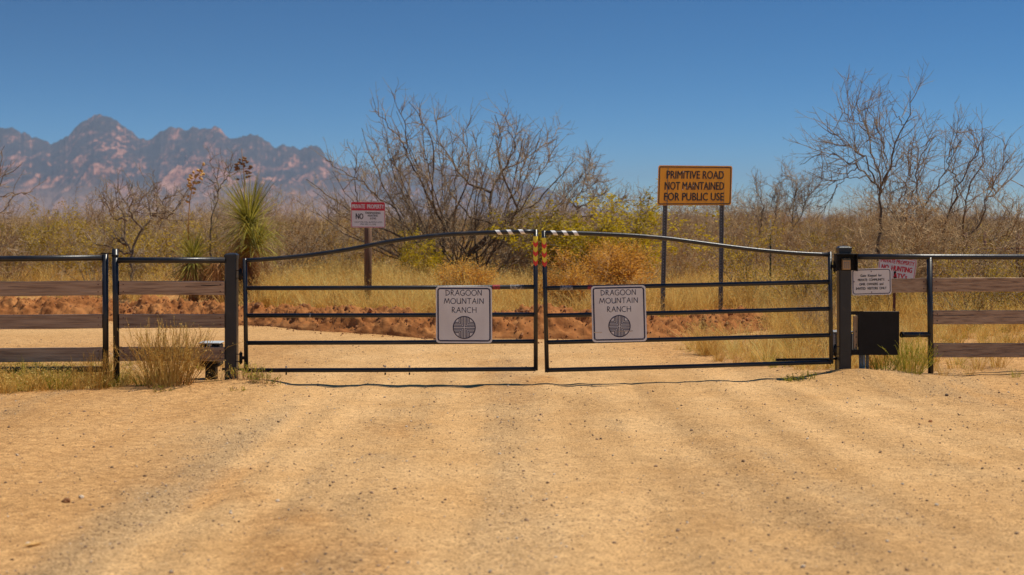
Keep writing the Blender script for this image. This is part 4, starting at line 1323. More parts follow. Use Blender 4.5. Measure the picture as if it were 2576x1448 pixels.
def shrub_geo(seed, h=1.7, spread=0.8, stems=12, n2=70, n3=260, n4=0, nleaf=0, lsize=0.04, up=0.05, jit=0.16, r0=0.013, thick=1.0, leafz=0.2):
    """stems forking from the ground; returns stem Geo and leaf Geo (or None)"""
    r = np.random.default_rng(seed)
    az = r.uniform(0, 2 * np.pi, stems) + np.arange(stems) * 2.4
    ln = np.abs(r.normal(0, spread * 0.55, stems)) + 0.12
    d = np.stack([np.sin(ln) * np.cos(az), np.sin(ln) * np.sin(az), np.cos(ln)], 1)
    base = np.stack([0.10 * np.cos(az), 0.10 * np.sin(az), np.full(stems, -0.05)], 1) * r.uniform(0.3, 1, (stems, 1))
    base[:, 2] = -0.06
    A = grow(base, d, h * r.uniform(0.6, 1.05, stems), 7, jit, up, r)
    g = Geo(); g.tubes(A, r0 * thick, 0.004 * thick, 4)
    p, dd, t, _ = spawn(A, n2, 0.22, 0.95, 20, 60, r)
    B = grow(p, dd, h * r.uniform(0.2, 0.5, n2), 5, jit * 1.2, up * 1.4, r); g.tubes(B, 0.006 * thick, 0.003 * thick, 3)
    p, dd, t, _ = spawn(B, n3, 0.15, 1.0, 20, 65, r)
    Cc = grow(p, dd, h * r.uniform(0.08, 0.24, n3), 3, jit * 1.4, up, r); g.tubes(Cc, 0.0042 * thick, 0.0022 * thick, 3)
    last = Cc
    if n4:
        p, dd, t, _ = spawn(Cc, n4, 0.1, 1.0, 25, 70, r)
        D = grow(p, dd, h * r.uniform(0.04, 0.11, n4), 2, jit, up, r); g.tubes(D, 0.003 * thick, 0.0018 * thick, 3)
        last = D
    lg = None
    if nleaf:
        allp = np.concatenate([B[:, 2:].reshape(-1, 3), Cc.reshape(-1, 3), Cc.reshape(-1, 3), last[:, -1], last.reshape(-1, 3)])
        allp = allp[allp[:, 2] > leafz * h]
        # leaves gather in clumps
        cl = allp[r.integers(0, len(allp), max(12, nleaf // 14))]
        C1 = cl[r.integers(0, len(cl), nleaf * 2 // 3)] + r.normal(0, 0.06, (nleaf * 2 // 3, 3))
        C2 = allp[r.integers(0, len(allp), nleaf // 3)] + r.normal(0, 0.02, (nleaf // 3, 3))
        lg = Geo(); V, Q = leaves(np.concatenate([C1, C2]), lsize, r); lg.add(V, Q)
    return g, lg

def joined(name, g, lg, m0, m1):
    o = Geo()
    for V, Q in zip([np.concatenate(g.v)], [np.concatenate(g.q)]): o.add(V, Q, None, 0)
    if lg: o.add(np.concatenate(lg.v), np.concatenate(lg.q), None, 1)
    return o.mesh(name, [M[m0]] + ([M[m1]] if lg else []))

SPEC = {
    'olive': dict(mats=('twig', 'creosote'), n=3, kw=dict(h=1.75, spread=0.75, stems=13, n2=80, n3=300, nleaf=3200, lsize=0.048)),
    'bare': dict(mats=('twigred', None), n=3, kw=dict(h=2.0, spread=0.8, stems=12, n2=95, n3=420, n4=700, jit=0.2, thick=1.15)),
    'brown': dict(mats=('twig', 'scrubbrown'), n=2, kw=dict(h=1.7, spread=0.8, stems=13, n2=80, n3=320, nleaf=1700, lsize=0.042)),
    'green': dict(mats=('twig', 'greenyellow'), n=2, kw=dict(h=2.1, spread=0.6, stems=15, n2=90, n3=380, nleaf=8500, lsize=0.06, up=0.09)),
    'brush': dict(mats=('stalk', 'orangebrush'), n=2, kw=dict(h=1.1, spread=0.62, stems=26, n2=220, n3=700, nleaf=9000, lsize=0.034, up=0.12, jit=0.10, r0=0.007, leafz=0.45)),
}
SHR = {}
for k_, sp in SPEC.items():
    SHR[k_] = []
    for i in range(sp['n']):
        g, lg = shrub_geo(300 + 17 * i + len(k_) * 5, **sp['kw'])
        st = g.mesh(k_ + '_stems', [M[sp['mats'][0]]])
        lv = lg.mesh(k_ + '_leaves', [M[sp['mats'][1]]], smooth=False) if lg else None
        SHR[k_].append((st, lv, joined(k_ + '_shrub', g, lg, *sp['mats'])))

def shrub(name, label, px, Y, scale, kind, var=0, rz=0.0, cat='shrub', group=None, sxy=1.0):
    X = (px - 1288) / F * Y
    o = thing(name, label, cat, (X, Y, float(surf(X, Y)) - 0.02), group)
    o.rotation_euler = (0, 0, rz); o.scale = (scale * sxy, scale * sxy, scale)
    st, lv, _ = SHR[kind][var % len(SHR[kind])]
    for nm, me in (('stems', st), ('leaves', lv)):
        if me is not None:
            c = bpy.data.objects.new(nm, me); col.objects.link(c); c.parent = o
    return o

# ------------------------------------------------------------------ bare mesquite trees
def mesquite(name, label, limbs, Y, seed, n2, n3, n4, conv, rbase=0.06, depth=1.4, l2=(0.5, 1.4), cat='tree', trunk_n=1, up2=0.05, jit=0.17, thick=1.0, droop=0.0):
    """limbs: list of traced picture polylines; side shoots are grown from them"""
    r = np.random.default_rng(seed)
    P = []; rb = []
    base_px = conv(limbs[0][0][0])
    base = PX(base_px[0], base_px[1], Y)
    zg = float(surf(base.x, Y))
    root = thing(name, label, cat, (base.x, Y, zg))
    for li, (ln, rad) in enumerate(limbs):
        pts = [conv(p) for p in ln]
        slope = r.uniform(-1, 1) * depth
        cum = np.linspace(0, 1, len(pts))
        w = []
        for (px, py), c in zip(pts, cum):
            Yd = Y + slope * c ** 1.2
            v = PX(px, py, Yd); w.append((v.x, v.y, v.z))
        w = np.array(w)
        q = resample(w, 16)
        q[1:-1] += r.normal(0, 0.022, q[1:-1].shape)
        P.append(q); rb.append(rad)
    P = np.array(P); rb = np.array(rb) * rbase
    o0 = np.array(ORG[root])
    tr = Geo(); tr.tubes(P[:trunk_n] - o0, rb[:trunk_n], np.maximum(0.006, rb[:trunk_n] * 0.12), 8, power=0.7)
    stub = P[0][:1] * 1.0
    link('trunk', tr.mesh('trunk', [M['bark']]), None, root)
    g = Geo()
    if len(P) > trunk_n:
        lb = Geo(); lb.tubes(P[trunk_n:] - o0, rb[trunk_n:], np.maximum(0.005, rb[trunk_n:] * 0.12), 6, power=0.6)
        link('limbs', lb.mesh('limbs', [M['bark']]), None, root)
    p, d, t, idx = spawn(P, n2, 0.16, 0.94, 22, 62, r, bias=np.array([0, 0, 0.25 - droop]))
    B = grow(p, d, r.uniform(*l2, n2) * (1.1 - 0.75 * t), 7, jit, up2, r)
    g.tubes(B - o0, 0.0125 * thick, 0.004 * thick, 4)
    p, d, t, idx = spawn(B, n3, 0.10, 0.92, 22, 60, r)
    C = grow(p, d, r.uniform(0.22, 0.75, n3) * (1.1 - 0.55 * t), 5, jit * 1.15, up2 - droop * 0.12, r)
    g.tubes(C - o0, 0.0075 * thick, 0.0036 * thick, 3)
    p, d, t, idx = spawn(C, n4, 0.1, 0.9, 25, 65, r)
    D = grow(p, d, r.uniform(0.06, 0.28, n4), 3, jit * 1.3, up2 - droop * 0.12, r)
    g.tubes(D - o0, 0.0048 * thick, 0.0028 * thick, 3)
    link('crown', g.mesh('crown', [M['twig']]), None, root)
    # buds on the twigs
    bd = Geo(); bp = D[:, 1:].reshape(-1, 3); bp = bp[r.integers(0, len(bp), n4 // 5)]
    V, Q = leaves(bp - o0, 0.018, r); bd.add(V, Q)
    tag(link('buds', bd.mesh('buds', [M['twigred']]), None, root), kind='stuff')
    return root

c7 = lambda p: ((850 + p[0] * 0.4283) * 0.8587, (230 + p[1] * 0.4283) * 0.8587)
c8 = lambda p: ((1850 + p[0] * 0.4464) * 0.8587, (250 + p[1] * 0.4464) * 0.8587)
c6 = lambda p: (p[0] * 0.3333, (300 + p[1] * 0.3882) * 0.8587)

big = [
    ([(1150, 1500), (1180, 1330), (1210, 1220), (1330, 1090), (1390, 980), (1365, 870), (1370, 770), (1450, 640), (1430, 520), (1440, 380), (1400, 250)], 1.5),
    ([(1210, 1220), (1330, 1095), (1440, 1040), (1500, 940), (1560, 900), (1660, 870), (1740, 790), (1850, 680), (1950, 560)], 1.1),
    ([(1470, 1000), (1500, 930), (1490, 840), (1560, 720), (1600, 560), (1660, 430), (1740, 300)], 0.8),
    ([(1150, 1480), (1060, 1300), (980, 1190), (860, 1120), (700, 1060), (560, 1000), (420, 900), (250, 800), (110, 690)], 1.1),
    ([(1120, 1480), (900, 1330), (850, 1250), (790, 1130), (770, 1000), (720, 890), (640, 760), (600, 640), (540, 500), (490, 340)], 1.0),
    ([(1100, 1400), (1040, 1260), (1050, 1100), (1060, 1020), (990, 900), (975, 780), (970, 640), (990, 500), (960, 380), (880, 260), (810, 160)], 1.1),
    ([(1000, 920), (940, 790), (880, 680), (800, 520), (790, 300), (740, 180), (690, 80)], 0.7),
    ([(1370, 780), (1240, 730), (1140, 640), (1080, 500), (1010, 430), (1000, 300), (1040, 220)], 0.7),
    ([(1390, 1000), (1250, 960), (1160, 870), (1080, 760), (1040, 640), (900, 560), (880, 400)], 0.6),
    ([(800, 520), (760, 420), (690, 350), (600, 250), (565, 130)], 0.5),
    ([(1440, 640), (1560, 580), (1680, 500), (1780, 400), (1860, 370)], 0.5),
    ([(1560, 900), (1500, 760), (1450, 650), (1540, 480), (1490, 320), (1470, 200)], 0.6),
    ([(1100, 1420), (900, 1330), (720, 1210), (560, 1130), (420, 1080), (280, 990), (130, 900), (40, 830)], 0.8),
    ([(560, 1000), (480, 880), (440, 740), (440, 560), (390, 420)], 0.5),
    ([(1210, 1220), (1400, 1110), (1560, 1070), (1700, 1010), (1800, 960), (1880, 860)], 0.7),
    ([(1160, 1440), (1300, 1280), (1450, 1200), (1600, 1150), (1730, 1050)], 0.6),
    ([(1060, 1020), (1130, 900), (1200, 760), (1230, 600), (1200, 430), (1240, 250)], 0.6),
    ([(720, 890), (620, 840), (500, 720), (350, 640), (240, 560)], 0.5),
    ([(770, 1000), (830, 860), (800, 700), (690, 560), (640, 430)], 0.5),
]
dome = [(30, 830), (60, 720), (110, 640), (230, 560), (330, 470), (390, 410), (480, 330), (560, 140), (620, 230), (690, 90), (760, 170), (860, 150), (940, 180), (1020, 190),
        (1090, 300), (1180, 240), (1240, 200), (1310, 260), (1390, 220), (1470, 200), (1560, 200), (1640, 310), (1740, 310), (1790, 360), (1870, 380), (1950, 520), (2040, 560), (1960, 760), (2030, 700)]
rd = random.Random(4)
for (ex_, ey_) in dome:
    k_ = rd.uniform(0.80, 0.98)
    bx0, by0 = 1170 + rd.uniform(-90, 120), 1330 + rd.uniform(-60, 120)
    ex2, ey2 = bx0 + (ex_ - bx0) * k_, by0 + (ey_ - by0) * k_
    cx_, cy_ = bx0 + (ex2 - bx0) * rd.uniform(0.45, 0.75), by0 + (ey2 - by0) * rd.uniform(0.15, 0.40)
    ph = rd.uniform(0, 6.28)
    pl_ = []
    for i in range(9):
        t = i / 8
        x = (1 - t) ** 2 * bx0 + 2 * t * (1 - t) * cx_ + t * t * ex2; y = (1 - t) ** 2 * by0 + 2 * t * (1 - t) * cy_ + t * t * ey2
        pl_.append((x + 28 * math.sin(7 * t + ph) * t, y + 20 * math.sin(5 * t + ph * 2) * t))
    big.append((pl_, rd.uniform(0.35, 0.6)))
mesquite('mesquite_tree', 'large spreading bare mesquite tree behind the left gate leaf', big, 32.0, 5, 760, 3200, 2800, c7, rbase=0.050, depth=2.2, l2=(0.35, 0.95), up2=0.05, jit=0.13, thick=0.8)

tall = [
    ([(1625, 1180), (1635, 1000), (1625, 850), (1630, 690), (1700, 560), (1740, 420), (1790, 260), (1840, 130), (1830, 40)], 1.3),
    ([(1630, 690), (1570, 600), (1480, 540), (1390, 500), (1310, 450), (1200, 470), (1105, 520)], 0.7),
    ([(1600, 640), (1540, 480), (1430, 400), (1350, 340), (1290, 290), (1275, 225)], 0.6),
    ([(1640, 700), (1620, 540), (1560, 400), (1530, 280), (1490, 190), (1530, 80)], 0.7),
    ([(1540, 300), (1450, 240), (1400, 190), (1355, 140)], 0.4),
    ([(1700, 560), (1760, 480), (1840, 420), (1930, 400), (1975, 345)], 0.5),
    ([(1660, 640), (1680, 480), (1640, 350), (1590, 210), (1530, 110)], 0.5),
    ([(1790, 260), (1720, 180), (1690, 100)], 0.35),
    ([(1480, 540), (1400, 600), (1340, 680), (1300, 770)], 0.4),
    ([(1570, 600), (1450, 610), (1330, 630), (1210, 615)], 0.4),
]
mesquite('mesquite_tree', 'single trunked bare tree, tallest behind the right fence', tall, 26.0, 8, 80, 330, 560, c8, rbase=0.030, depth=1.2, l2=(0.6, 1.5), droop=0.15, jit=0.08, thick=0.72)

right2 = [
    ([(1930, 1200), (1940, 1000), (1920, 830), (1880, 720), (1860, 600), (1900, 480), (1960, 380), (2000, 330)], 1.0),
    ([(1920, 830), (1990, 680), (2070, 560), (2120, 420), (2090, 360)], 0.7),
    ([(2050, 1150), (2040, 950), (2110, 780), (2150, 640), (2230, 500), (2280, 400), (2200, 260)], 1.0),
    ([(2200, 1190), (2195, 1010), (2170, 900), (2190, 760), (2250, 600), (2320, 480), (2330, 310)], 1.0),
    ([(2195, 1010), (2290, 900), (2330, 760), (2400, 600), (2470, 480), (2430, 350)], 0.8),
    ([(2330, 760), (2420, 680), (2500, 600), (2560, 540)], 0.5),
    ([(2150, 640), (2060, 500), (2160, 380), (2150, 270)], 0.5),
    ([(1930, 1150), (1800, 1000), (1730, 880), (1680, 760), (1700, 620)], 0.6),
    ([(1940, 1000), (1820, 900), (1760, 790), (1800, 650), (1850, 500)], 0.6),
    ([(2200, 1150), (2350, 1030), (2460, 980), (2540, 900), (2560, 780)], 0.7),
    ([(1930, 1100), (2100, 1010), (2300, 990), (2450, 1040)], 0.6),
]
mesquite('mesquite_tree', 'wide many stemmed bare mesquite at the far right behind fence', right2, 27.5, 12, 130, 560, 950, c8, rbase=0.030, depth=1.6, l2=(0.6, 1.5), droop=0.0, jit=0.09, thick=0.75)

leftm = [
    ([(1000, 1500), (1000, 1250), (960, 1080), (930, 1000), (960, 900), (880, 760), (860, 620)], 1.0),
    ([(990, 1200), (1010, 1080), (1080, 960), (1150, 860), (1100, 720), (1130, 640), (1220, 600)], 0.9),
    ([(960, 1080), (880, 1030), (800, 1020)], 0.8),
    ([(1080, 960), (990, 860), (960, 740), (1000, 620)], 0.6),
    ([(1150, 860), (1220, 770), (1260, 700)], 0.5),
    ([(960, 900), (860, 880), (800, 760), (770, 680)], 0.5),
    ([(1000, 1150), (870, 1100), (720, 1080), (640, 1000)], 0.6),
    ([(1150, 860), (1250, 880), (1330, 800), (1380, 700)], 0.5),
]
mesquite('mesquite_tree', 'small dark limbed bare mesquite above the left fence panels', leftm, 30.0, 21, 60, 230, 380, c6, rbase=0.045, depth=1.0, l2=(0.3, 0.75))

edge = [
    ([(-260, 1500), (-230, 1100), (-180, 860), (-90, 700), (40, 560), (160, 470)], 1.0),
    ([(-180, 860), (-60, 720), (-10, 600), (0, 480), (35, 330)], 0.7),
    ([(-230, 1050), (-60, 900), (40, 800), (120, 690)], 0.6),
    ([(-90, 720), (10, 710), (100, 690), (200, 690)], 0.5),
    ([(-240, 1250), (-60, 1130), (80, 1060), (200, 1010)], 0.6),
]
mesquite('mesquite_tree', 'bare tree at left edge reaching thin branches into the sky', edge, 29.0, 31, 26, 60, 90, c6, rbase=0.035, depth=0.8, l2=(0.3, 0.6))

thin = [
    ([(1600, 1250), (1590, 920), (1640, 700), (1640, 560), (1650, 440)], 0.8),
    ([(1640, 680), (1720, 560), (1760, 470)], 0.5),
    ([(1640, 580), (1600, 480), (1580, 410)], 0.4),
    ([(1640, 620), (1560, 570), (1510, 540)], 0.35),
]
mesquite('mesquite_sapling', 'slender bare sapling between the two yuccas', thin, 33.0, 41, 26, 70, 120, c6, rbase=0.035, depth=0.5, l2=(0.3, 0.8), thick=0.8)

rsm = [
    ([(1950, 1100), (1945, 980), (1960, 900), (1960, 820), (2000, 740), (2050, 620), (2050, 530)], 0.8),
    ([(1960, 900), (2050, 850), (2130, 800), (2170, 750)], 0.6),
    ([(1960, 880), (1890, 830), (1850, 800)], 0.5),
    ([(1955, 960), (2100, 930), (2200, 880), (2270, 820)], 0.5),
    ([(2000, 780), (2080, 720), (2100, 680)], 0.4),
]
mesquite('mesquite_tree', 'small bare mesquite right of the big tree above green bush', rsm, 38.0, 51, 70, 330, 700, c7, rbase=0.05, depth=1.0, l2=(0.4, 1.0))

mid = [
    ([(850, 1100), (845, 900), (870, 780), (810, 690), (775, 680)], 0.7),
    ([(1050, 1050), (1055, 850), (1080, 720), (1080, 620), (1020, 600), (1005, 545)], 0.7),
    ([(900, 1050), (950, 860), (960, 760), (930, 640)], 0.6),
    ([(1000, 1050), (1110, 850), (1150, 740), (1240, 650)], 0.6),
]
mesquite('mesquite_tree', 'loose bare tree between the yellow sign and tall right tree', mid, 42.0, 61, 70, 330, 700, c8, rbase=0.05, depth=1.4, l2=(0.5, 1.3))

# ------------------------------------------------------------------ yuccas
def yucca(label, px, Y, heads, skirt, stalk, podmat, seed, trunk_px):
    """heads: (px,py,blade length px,n,min lean,max lean); skirt: (px,y_top,y_bottom,radius px)"""
    r = np.random.default_rng(seed); k = m_per_px(Y)
    X = (px - 1288) / F * Y; zg = float(surf(X, Y))
    f = thing('yucca', label, 'yucca', (X, Y, zg))
    tp = [PX(p[0], p[1], Y) for p in trunk_px]
    tp[0].z = zg - 0.1
    MB().tube(tp, [0.10, 0.085, 0.07][:len(tp)], 10).build('trunk', M['thatch'], f, True)
    o0 = np.array(ORG[f])
    for (hx, hy, L, n, l0, l1) in heads:
        c = PX(hx, hy, Y - (0.22 if hy > 600 and len(heads) > 1 else 0.0))
        g = Geo()
        az = r.uniform(0, 2 * np.pi, n); lean = l0 + (l1 - l0) * r.uniform(0, 1, n) ** 0.85
        base = np.array(c) - o0 + np.stack([0.05 * np.cos(az), 0.05 * np.sin(az), r.uniform(-0.12, 0.08, n)], 1) - np.array([0, 0, 0.0])
        base[:, 2] -= 0.10 * (lean - l0)
        V, Q, _ = blades(base, az, L * k * r.uniform(0.75, 1.1, n), lean, 0.25 + 0.55 * (lean > 1.0) * r.uniform(0, 1, n) + 0.2 * r.uniform(0, 1, n), 0.021, r, 5, 0.03)
        g.add(V, Q); link('leaf_rosette', g.mesh('leaf_rosette', [M['yucca']]), None, f)
    for (sx_, y0, y1, rad) in skirt:
        n = 520
        c0 = PX(sx_, y0, Y); c1 = PX(sx_, y1, Y)
        az = r.uniform(0, 2 * np.pi, n); t = r.uniform(0, 1, n)
        base = np.stack([c0.x - o0[0] + 0.09 * np.cos(az), c0.y - o0[1] + 0.09 * np.sin(az), (c0.z + (c1.z - c0.z) * t * 0.75) - o0[2]], 1)
        g = Geo()
        V, Q, _ = blades(base, az, rad * k * r.uniform(1.2, 2.4, n), 2.3 + r.uniform(-0.3, 0.5, n), r.uniform(0.1, 0.6, n), 0.012, r, 4, 0.04)
        g.add(V, Q); link('dead_skirt', g.mesh('dead_skirt', [M['thatch']]), None, f)
    sp = [PX(p[0], p[1], Y - 0.05) for p in stalk['line']]
    st = MB().tube(sp, [0.013 - 0.009 * i / (len(sp) - 1) for i in range(len(sp))], 8).build('flower_stalk', M['stalk'], f, True)
    # seed pods
    pm = None
    for i, (a, b) in enumerate(stalk['pods']):
        p = PX(a, b, Y - 0.05 + r.uniform(-0.06, 0.06))
        q = min(((PX(u[0], u[1], Y - 0.05)) for u in curve_pts(stalk['line'], 30)), key=lambda v: (v - p).length)
        m_ = MB()
        d = (p - q); d = d.normalized() if d.length > 1e-4 else Vector((1, 0, 0))
        m_.tube([q, p - d * 0.01], 0.003, 5)
        rr = [0.006, 0.022, 0.028, 0.025, 0.014, 0.004]
        ax = (d + Vector((r.uniform(-.4, .4), r.uniform(-.4, .4), r.uniform(-.2, .6)))).normalized()
        m_.tube([p + ax * (0.075 * (j / 5 - 0.4)) for j in range(6)], [x * r.uniform(0.9, 1.15) for x in rr], 6)
        m_.build('seed_pod', M[podmat], f, True)
    return f
z5 = lambda x, y: ((480 + x * 380 / 1146) * 0.8587, (420 + y * 480 / 1448) * 0.8587)
podsA = [z5(*p) for p in [(640, 190), (635, 215), (655, 185), (660, 225), (650, 210), (672, 145), (690, 185), (705, 130), (715, 135), (722, 155), (735, 170), (705, 185), (710, 205), (700, 150), (762, 205), (757, 225), (770, 215), (725, 250), (740, 255), (760, 262), (735, 268), (733, 300), (752, 295), (655, 320), (640, 235), (668, 170)]]
podsB = [z5(*p) for p in [(352, 182), (350, 192), (262, 260), (300, 240), (310, 245), (325, 240), (335, 250), (350, 272), (335, 275), (325, 285), (300, 280), (285, 285), (280, 300), (240, 285), (235, 300), (225, 325), (218, 320), (245, 310), (320, 310), (330, 315), (265, 350), (275, 345), (285, 355), (300, 350), (310, 345), (215, 375), (222, 380), (235, 390), (265, 400), (270, 405), (240, 405), (262, 440), (215, 470), (205, 515), (215, 520), (240, 370), (225, 350)]]
yucca('tall shaggy yucca with two leaf heads and dark seed stalk', 617, 28.6,
      [(628, 548, 118, 460, 0.05, 2.0), (645, 602, 76, 300, 0.2, 2.0)], [(613, 600, 740, 46), (612, 660, 752, 34)],
      {'line': [z5(728, 700), z5(720, 560), z5(712, 400), z5(705, 230), z5(692, 130), z5(688, 50)], 'pods': podsA}, 'pod', 3,
      [(612, 790), (614, 680), (626, 575)])
yucca('short yucca with golden seed stalk behind the left fence panel', 484, 28.2,
      [(486, 640, 76, 300, 0.1, 2.3)], [(486, 655, 735, 36)],
      {'line': [z5(217, 860), z5(218, 700), z5(228, 520), z5(245, 420), z5(275, 320), z5(320, 250), z5(352, 180)], 'pods': podsB}, 'podgold', 4,
      [(486, 790), (486, 710), (486, 650)])
def stump(px, Y, y0, y1, rad, label, seed):
    r = np.random.default_rng(seed); k = m_per_px(Y)
    X = (px - 1288) / F * Y; zg = float(surf(X, Y)); f = thing('yucca_stump', label, 'yucca', (X, Y, zg))
    c0 = PX(px, y0, Y)
    MB().tube([(X, Y, zg - 0.1), (X, Y, (zg + c0.z) / 2), tuple(c0)], [0.13, 0.12, 0.08], 10).build('trunk', M['thatch'], f, True)
    n = 600; az = r.uniform(0, 2 * np.pi, n); t = r.uniform(0, 1, n)
    base = np.stack([0.10 * np.cos(az), 0.10 * np.sin(az), (c0.z - zg) * (1 - t * 0.85)], 1)
    g = Geo(); V, Q, _ = blades(base, az, rad * k * r.uniform(1, 2.2, n), 2.3 + r.uniform(-0.4, 0.5, n), r.uniform(0.1, 0.6, n), 0.012, r, 4, 0.05)
    g.add(V, Q); link('dead_skirt', g.mesh('dead_skirt', [M['thatch']]), None, f)
stump(546, 28.0, 655, 745, 36, 'headless brown thatched yucca trunk between the two leafy yuccas', 9)

# ------------------------------------------------------------------ shrubs one can pick out
G1 = 'olive shrubs behind the left fence'
for i, (px, Y, s, lab) in enumerate([
        (30, 33, 0.95, 'olive shrub at the left edge above the board panel'),
        (140, 35, 1.0, 'olive shrub second from the left edge behind the board panel'),
        (235, 32.5, 0.92, 'olive shrub behind the gap between the left fence panels'),
        (325, 34.5, 1.0, 'olive shrub under the small dark limbed mesquite'),
        (415, 32, 0.85, 'olive shrub just left of the short yucca'),
        (535, 35, 0.9, 'olive shrub in the gap between the two yuccas')]):
    shrub('creosote_bush', lab, px, Y, s, 'olive', i, i * 1.7, group=G1, sxy=1.15)
shrub('creosote_bush', 'bright yellow green bush behind the right gate leaf, left half', 1430, 31.5, 0.86, 'green', 0, 0.4, sxy=1.6)
shrub('creosote_bush', 'bright yellow green bush just left of the yellow sign posts', 1550, 31, 0.84, 'green', 1, 2.0, sxy=1.6)
shrub('creosote_bush', 'low yellow green bush below the big mesquite trunk', 1060, 31, 0.55, 'green', 1, 1.1)
shrub('rabbitbrush', 'large orange brush mound behind the right ranch sign', 1530, 27.0, 0.86, 'brush', 0, 0.3, sxy=1.9)
shrub('rabbitbrush', 'orange brush mound rising over the left ranch sign', 1165, 26.2, 0.72, 'brush', 1, 1.3, sxy=1.5)
shrub('rabbitbrush', 'orange brush mound in the gap right of the gate middle', 1432, 25.2, 0.68, 'brush', 0, 2.3, sxy=1.4)
shrub('rabbitbrush', 'tall orange brush behind the large orange mound', 1560, 29.0, 1.02, 'brush', 1, 3.1)
shrub('creosote_bush', 'twiggy olive bush between the two yellow sign posts and green post', 1880, 27, 0.82, 'olive', 1, 0.5)
shrub('creosote_bush', 'olive bush behind the hinge end of the right gate leaf', 2035, 24.5, 0.72, 'olive', 2, 1.5, sxy=1.1)
shrub('creosote_bush', 'dark olive bush behind the small notice', 2180, 23.5, 0.62, 'olive', 0, 2.5)
shrub('creosote_bush', 'olive bush behind the right fence boards', 2450, 22.5, 0.60, 'olive', 1, 3.5, sxy=1.2)
shrub('creosote_bush', 'olive bush at the right edge behind the fence', 2555, 24, 0.7, 'olive', 2, 4.1)
shrub('bare_shrub', 'reddish bare shrub in the grass behind the right gate leaf hinge', 2055, 20.3, 0.42, 'bare', 0, 0.0)
shrub('brown_shrub', 'brown shrub right of the tall yucca', 730, 33, 0.95, 'brown', 0, 0.0, sxy=1.2)
shrub('brown_shrub', 'brown shrub behind the red topped sign post', 870, 34, 0.92, 'brown', 1, 1.0, sxy=1.2)
shrub('brown_shrub', 'brown shrub under the right side of the big mesquite', 1290, 33.5, 0.8, 'brown', 0, 2.0, sxy=1.2)
shrub('bare_shrub', 'bare grey brown shrub left of the yellow sign', 1605, 40, 1.15, 'bare', 1, 0.7)
shrub('bare_shrub', 'bare shrub between the yellow sign legs', 1735, 33, 0.85, 'bare', 2, 1.7)
shrub('bare_shrub', 'bare spreading shrub at the foot of the tallest right tree', 2190, 25.0, 0.85, 'bare', 0, 2.7)
shrub('bare_shrub', 'tangled pale bare shrub above the leaning sign', 2300, 24.5, 0.95, 'bare', 1, 0.3, sxy=1.2)
shrub('bare_shrub', 'tangled pale bare shrub above the right fence post', 2410, 25.5, 1.0, 'bare', 2, 1.9, sxy=1.25)
shrub('bare_shrub', 'tangled pale bare shrub at the right edge above the top rail', 2535, 25.0, 1.0, 'bare', 0, 4.4, sxy=1.25)
shrub('bare_shrub', 'bare shrub right of the headless yucca', 690, 30.5, 0.75, 'bare', 1, 3.7)

# ------------------------------------------------------------------ thicket beyond (one mass)
rt = np.random.default_rng(77)
pts = []; rot = []; scl = []; pick = []
protos = [x[2] for k_ in ('olive', 'bare', 'brown') for x in SHR[k_]]
def add_shrub(px, Y, kind, s):
    X = (px - 1288) / F * Y
    pts.append((X, Y, float(surf(X, Y)) - 0.03)); rot.append((0, 0, rt.uniform(0, 6.28)))
    scl.append((s * rt.uniform(0.9, 1.35), s * rt.uniform(0.9, 1.35), s))
    pick.append({'olive': 0, 'bare': 3, 'brown': 6}[kind] + rt.integers(0, 2 if kind == 'brown' else 3))
for Y0, Y1, n, s0, s1 in ((31, 37, 105, 0.4, 0.85), (37, 46, 215, 0.5, 1.05), (46, 60, 285, 0.55, 1.1), (60, 85, 390, 0.6, 1.15), (85, 140, 500, 0.65, 1.25), (140, 260, 540, 0.7, 1.5)):
    for _ in range(n):
        Y = rt.uniform(Y0, Y1); px = rt.uniform(-1500, 3900)
        if Y < 37 and (640 < px < 1330) and rt.uniform() < 0.6: continue
        u = rt.uniform()
        leftness = 1.0 if px < 620 else (0.40 if px < 1350 else 0.30)
        kind = 'olive' if u < 0.66 * leftness + 0.08 else ('brown' if u < 0.80 else 'bare')
        s = rt.uniform(s0, s1)
        s *= 0.86 if kind != 'bare' else rt.choice([0.9, 1.0, 1.0, 1.25])
        add_shrub(px, Y, kind, s)
for _ in range(24):
    add_shrub(rt.uniform(-300, 760), rt.uniform(36, 55), 'bare', rt.uniform(0.85, 1.2))
for _ in range(24):
    add_shrub(rt.uniform(1550, 2800), rt.uniform(36, 60), 'bare', rt.uniform(0.85, 1.2))
scatter('scrub_thicket', pts, rot, scl, pick, protos, 'dense brown and olive desert scrub filling the flat behind the gate', 'scrub')

# ------------------------------------------------------------------ grass
tufts = [grass_tuft(500 + i, 64, 0.72, 0.10, w=0.007) for i in range(4)]
tufts_low = [grass_tuft(520 + i, 40, 0.30, 0.07, w=0.005, lean=0.8) for i in range(3)]
tufts_green = [grass_tuft(540 + i, 44, 0.34, 0.08, 'greengrass', False, 0.006, 0.7) for i in range(3)]
def field(n, fx, keep, s0, s1, picks, name, label, protos):
    r = np.random.default_rng(len(name) * 31 + n)
    X, Y = fx(r, n)
    k = keep(X, Y, r)
    X, Y = X[k], Y[k]
    Z = surf(X, Y)
    m = len(X)
    s = r.uniform(s0, s1, m) * (0.8 + 0.4 * vnoise(X * 0.7, Y * 0.7, 91))
    sc = np.stack([s * r.uniform(0.9, 1.4, m), s * r.uniform(0.9, 1.4, m), s], 1)
    ro = np.stack([r.normal(0, 0.08, m), r.normal(0, 0.08, m), r.uniform(0, 6.28, m)], 1)
    return scatter(name, np.stack([X, Y, Z - 0.01], 1), ro, sc, r.choice(picks, m), protos, label, 'grass')

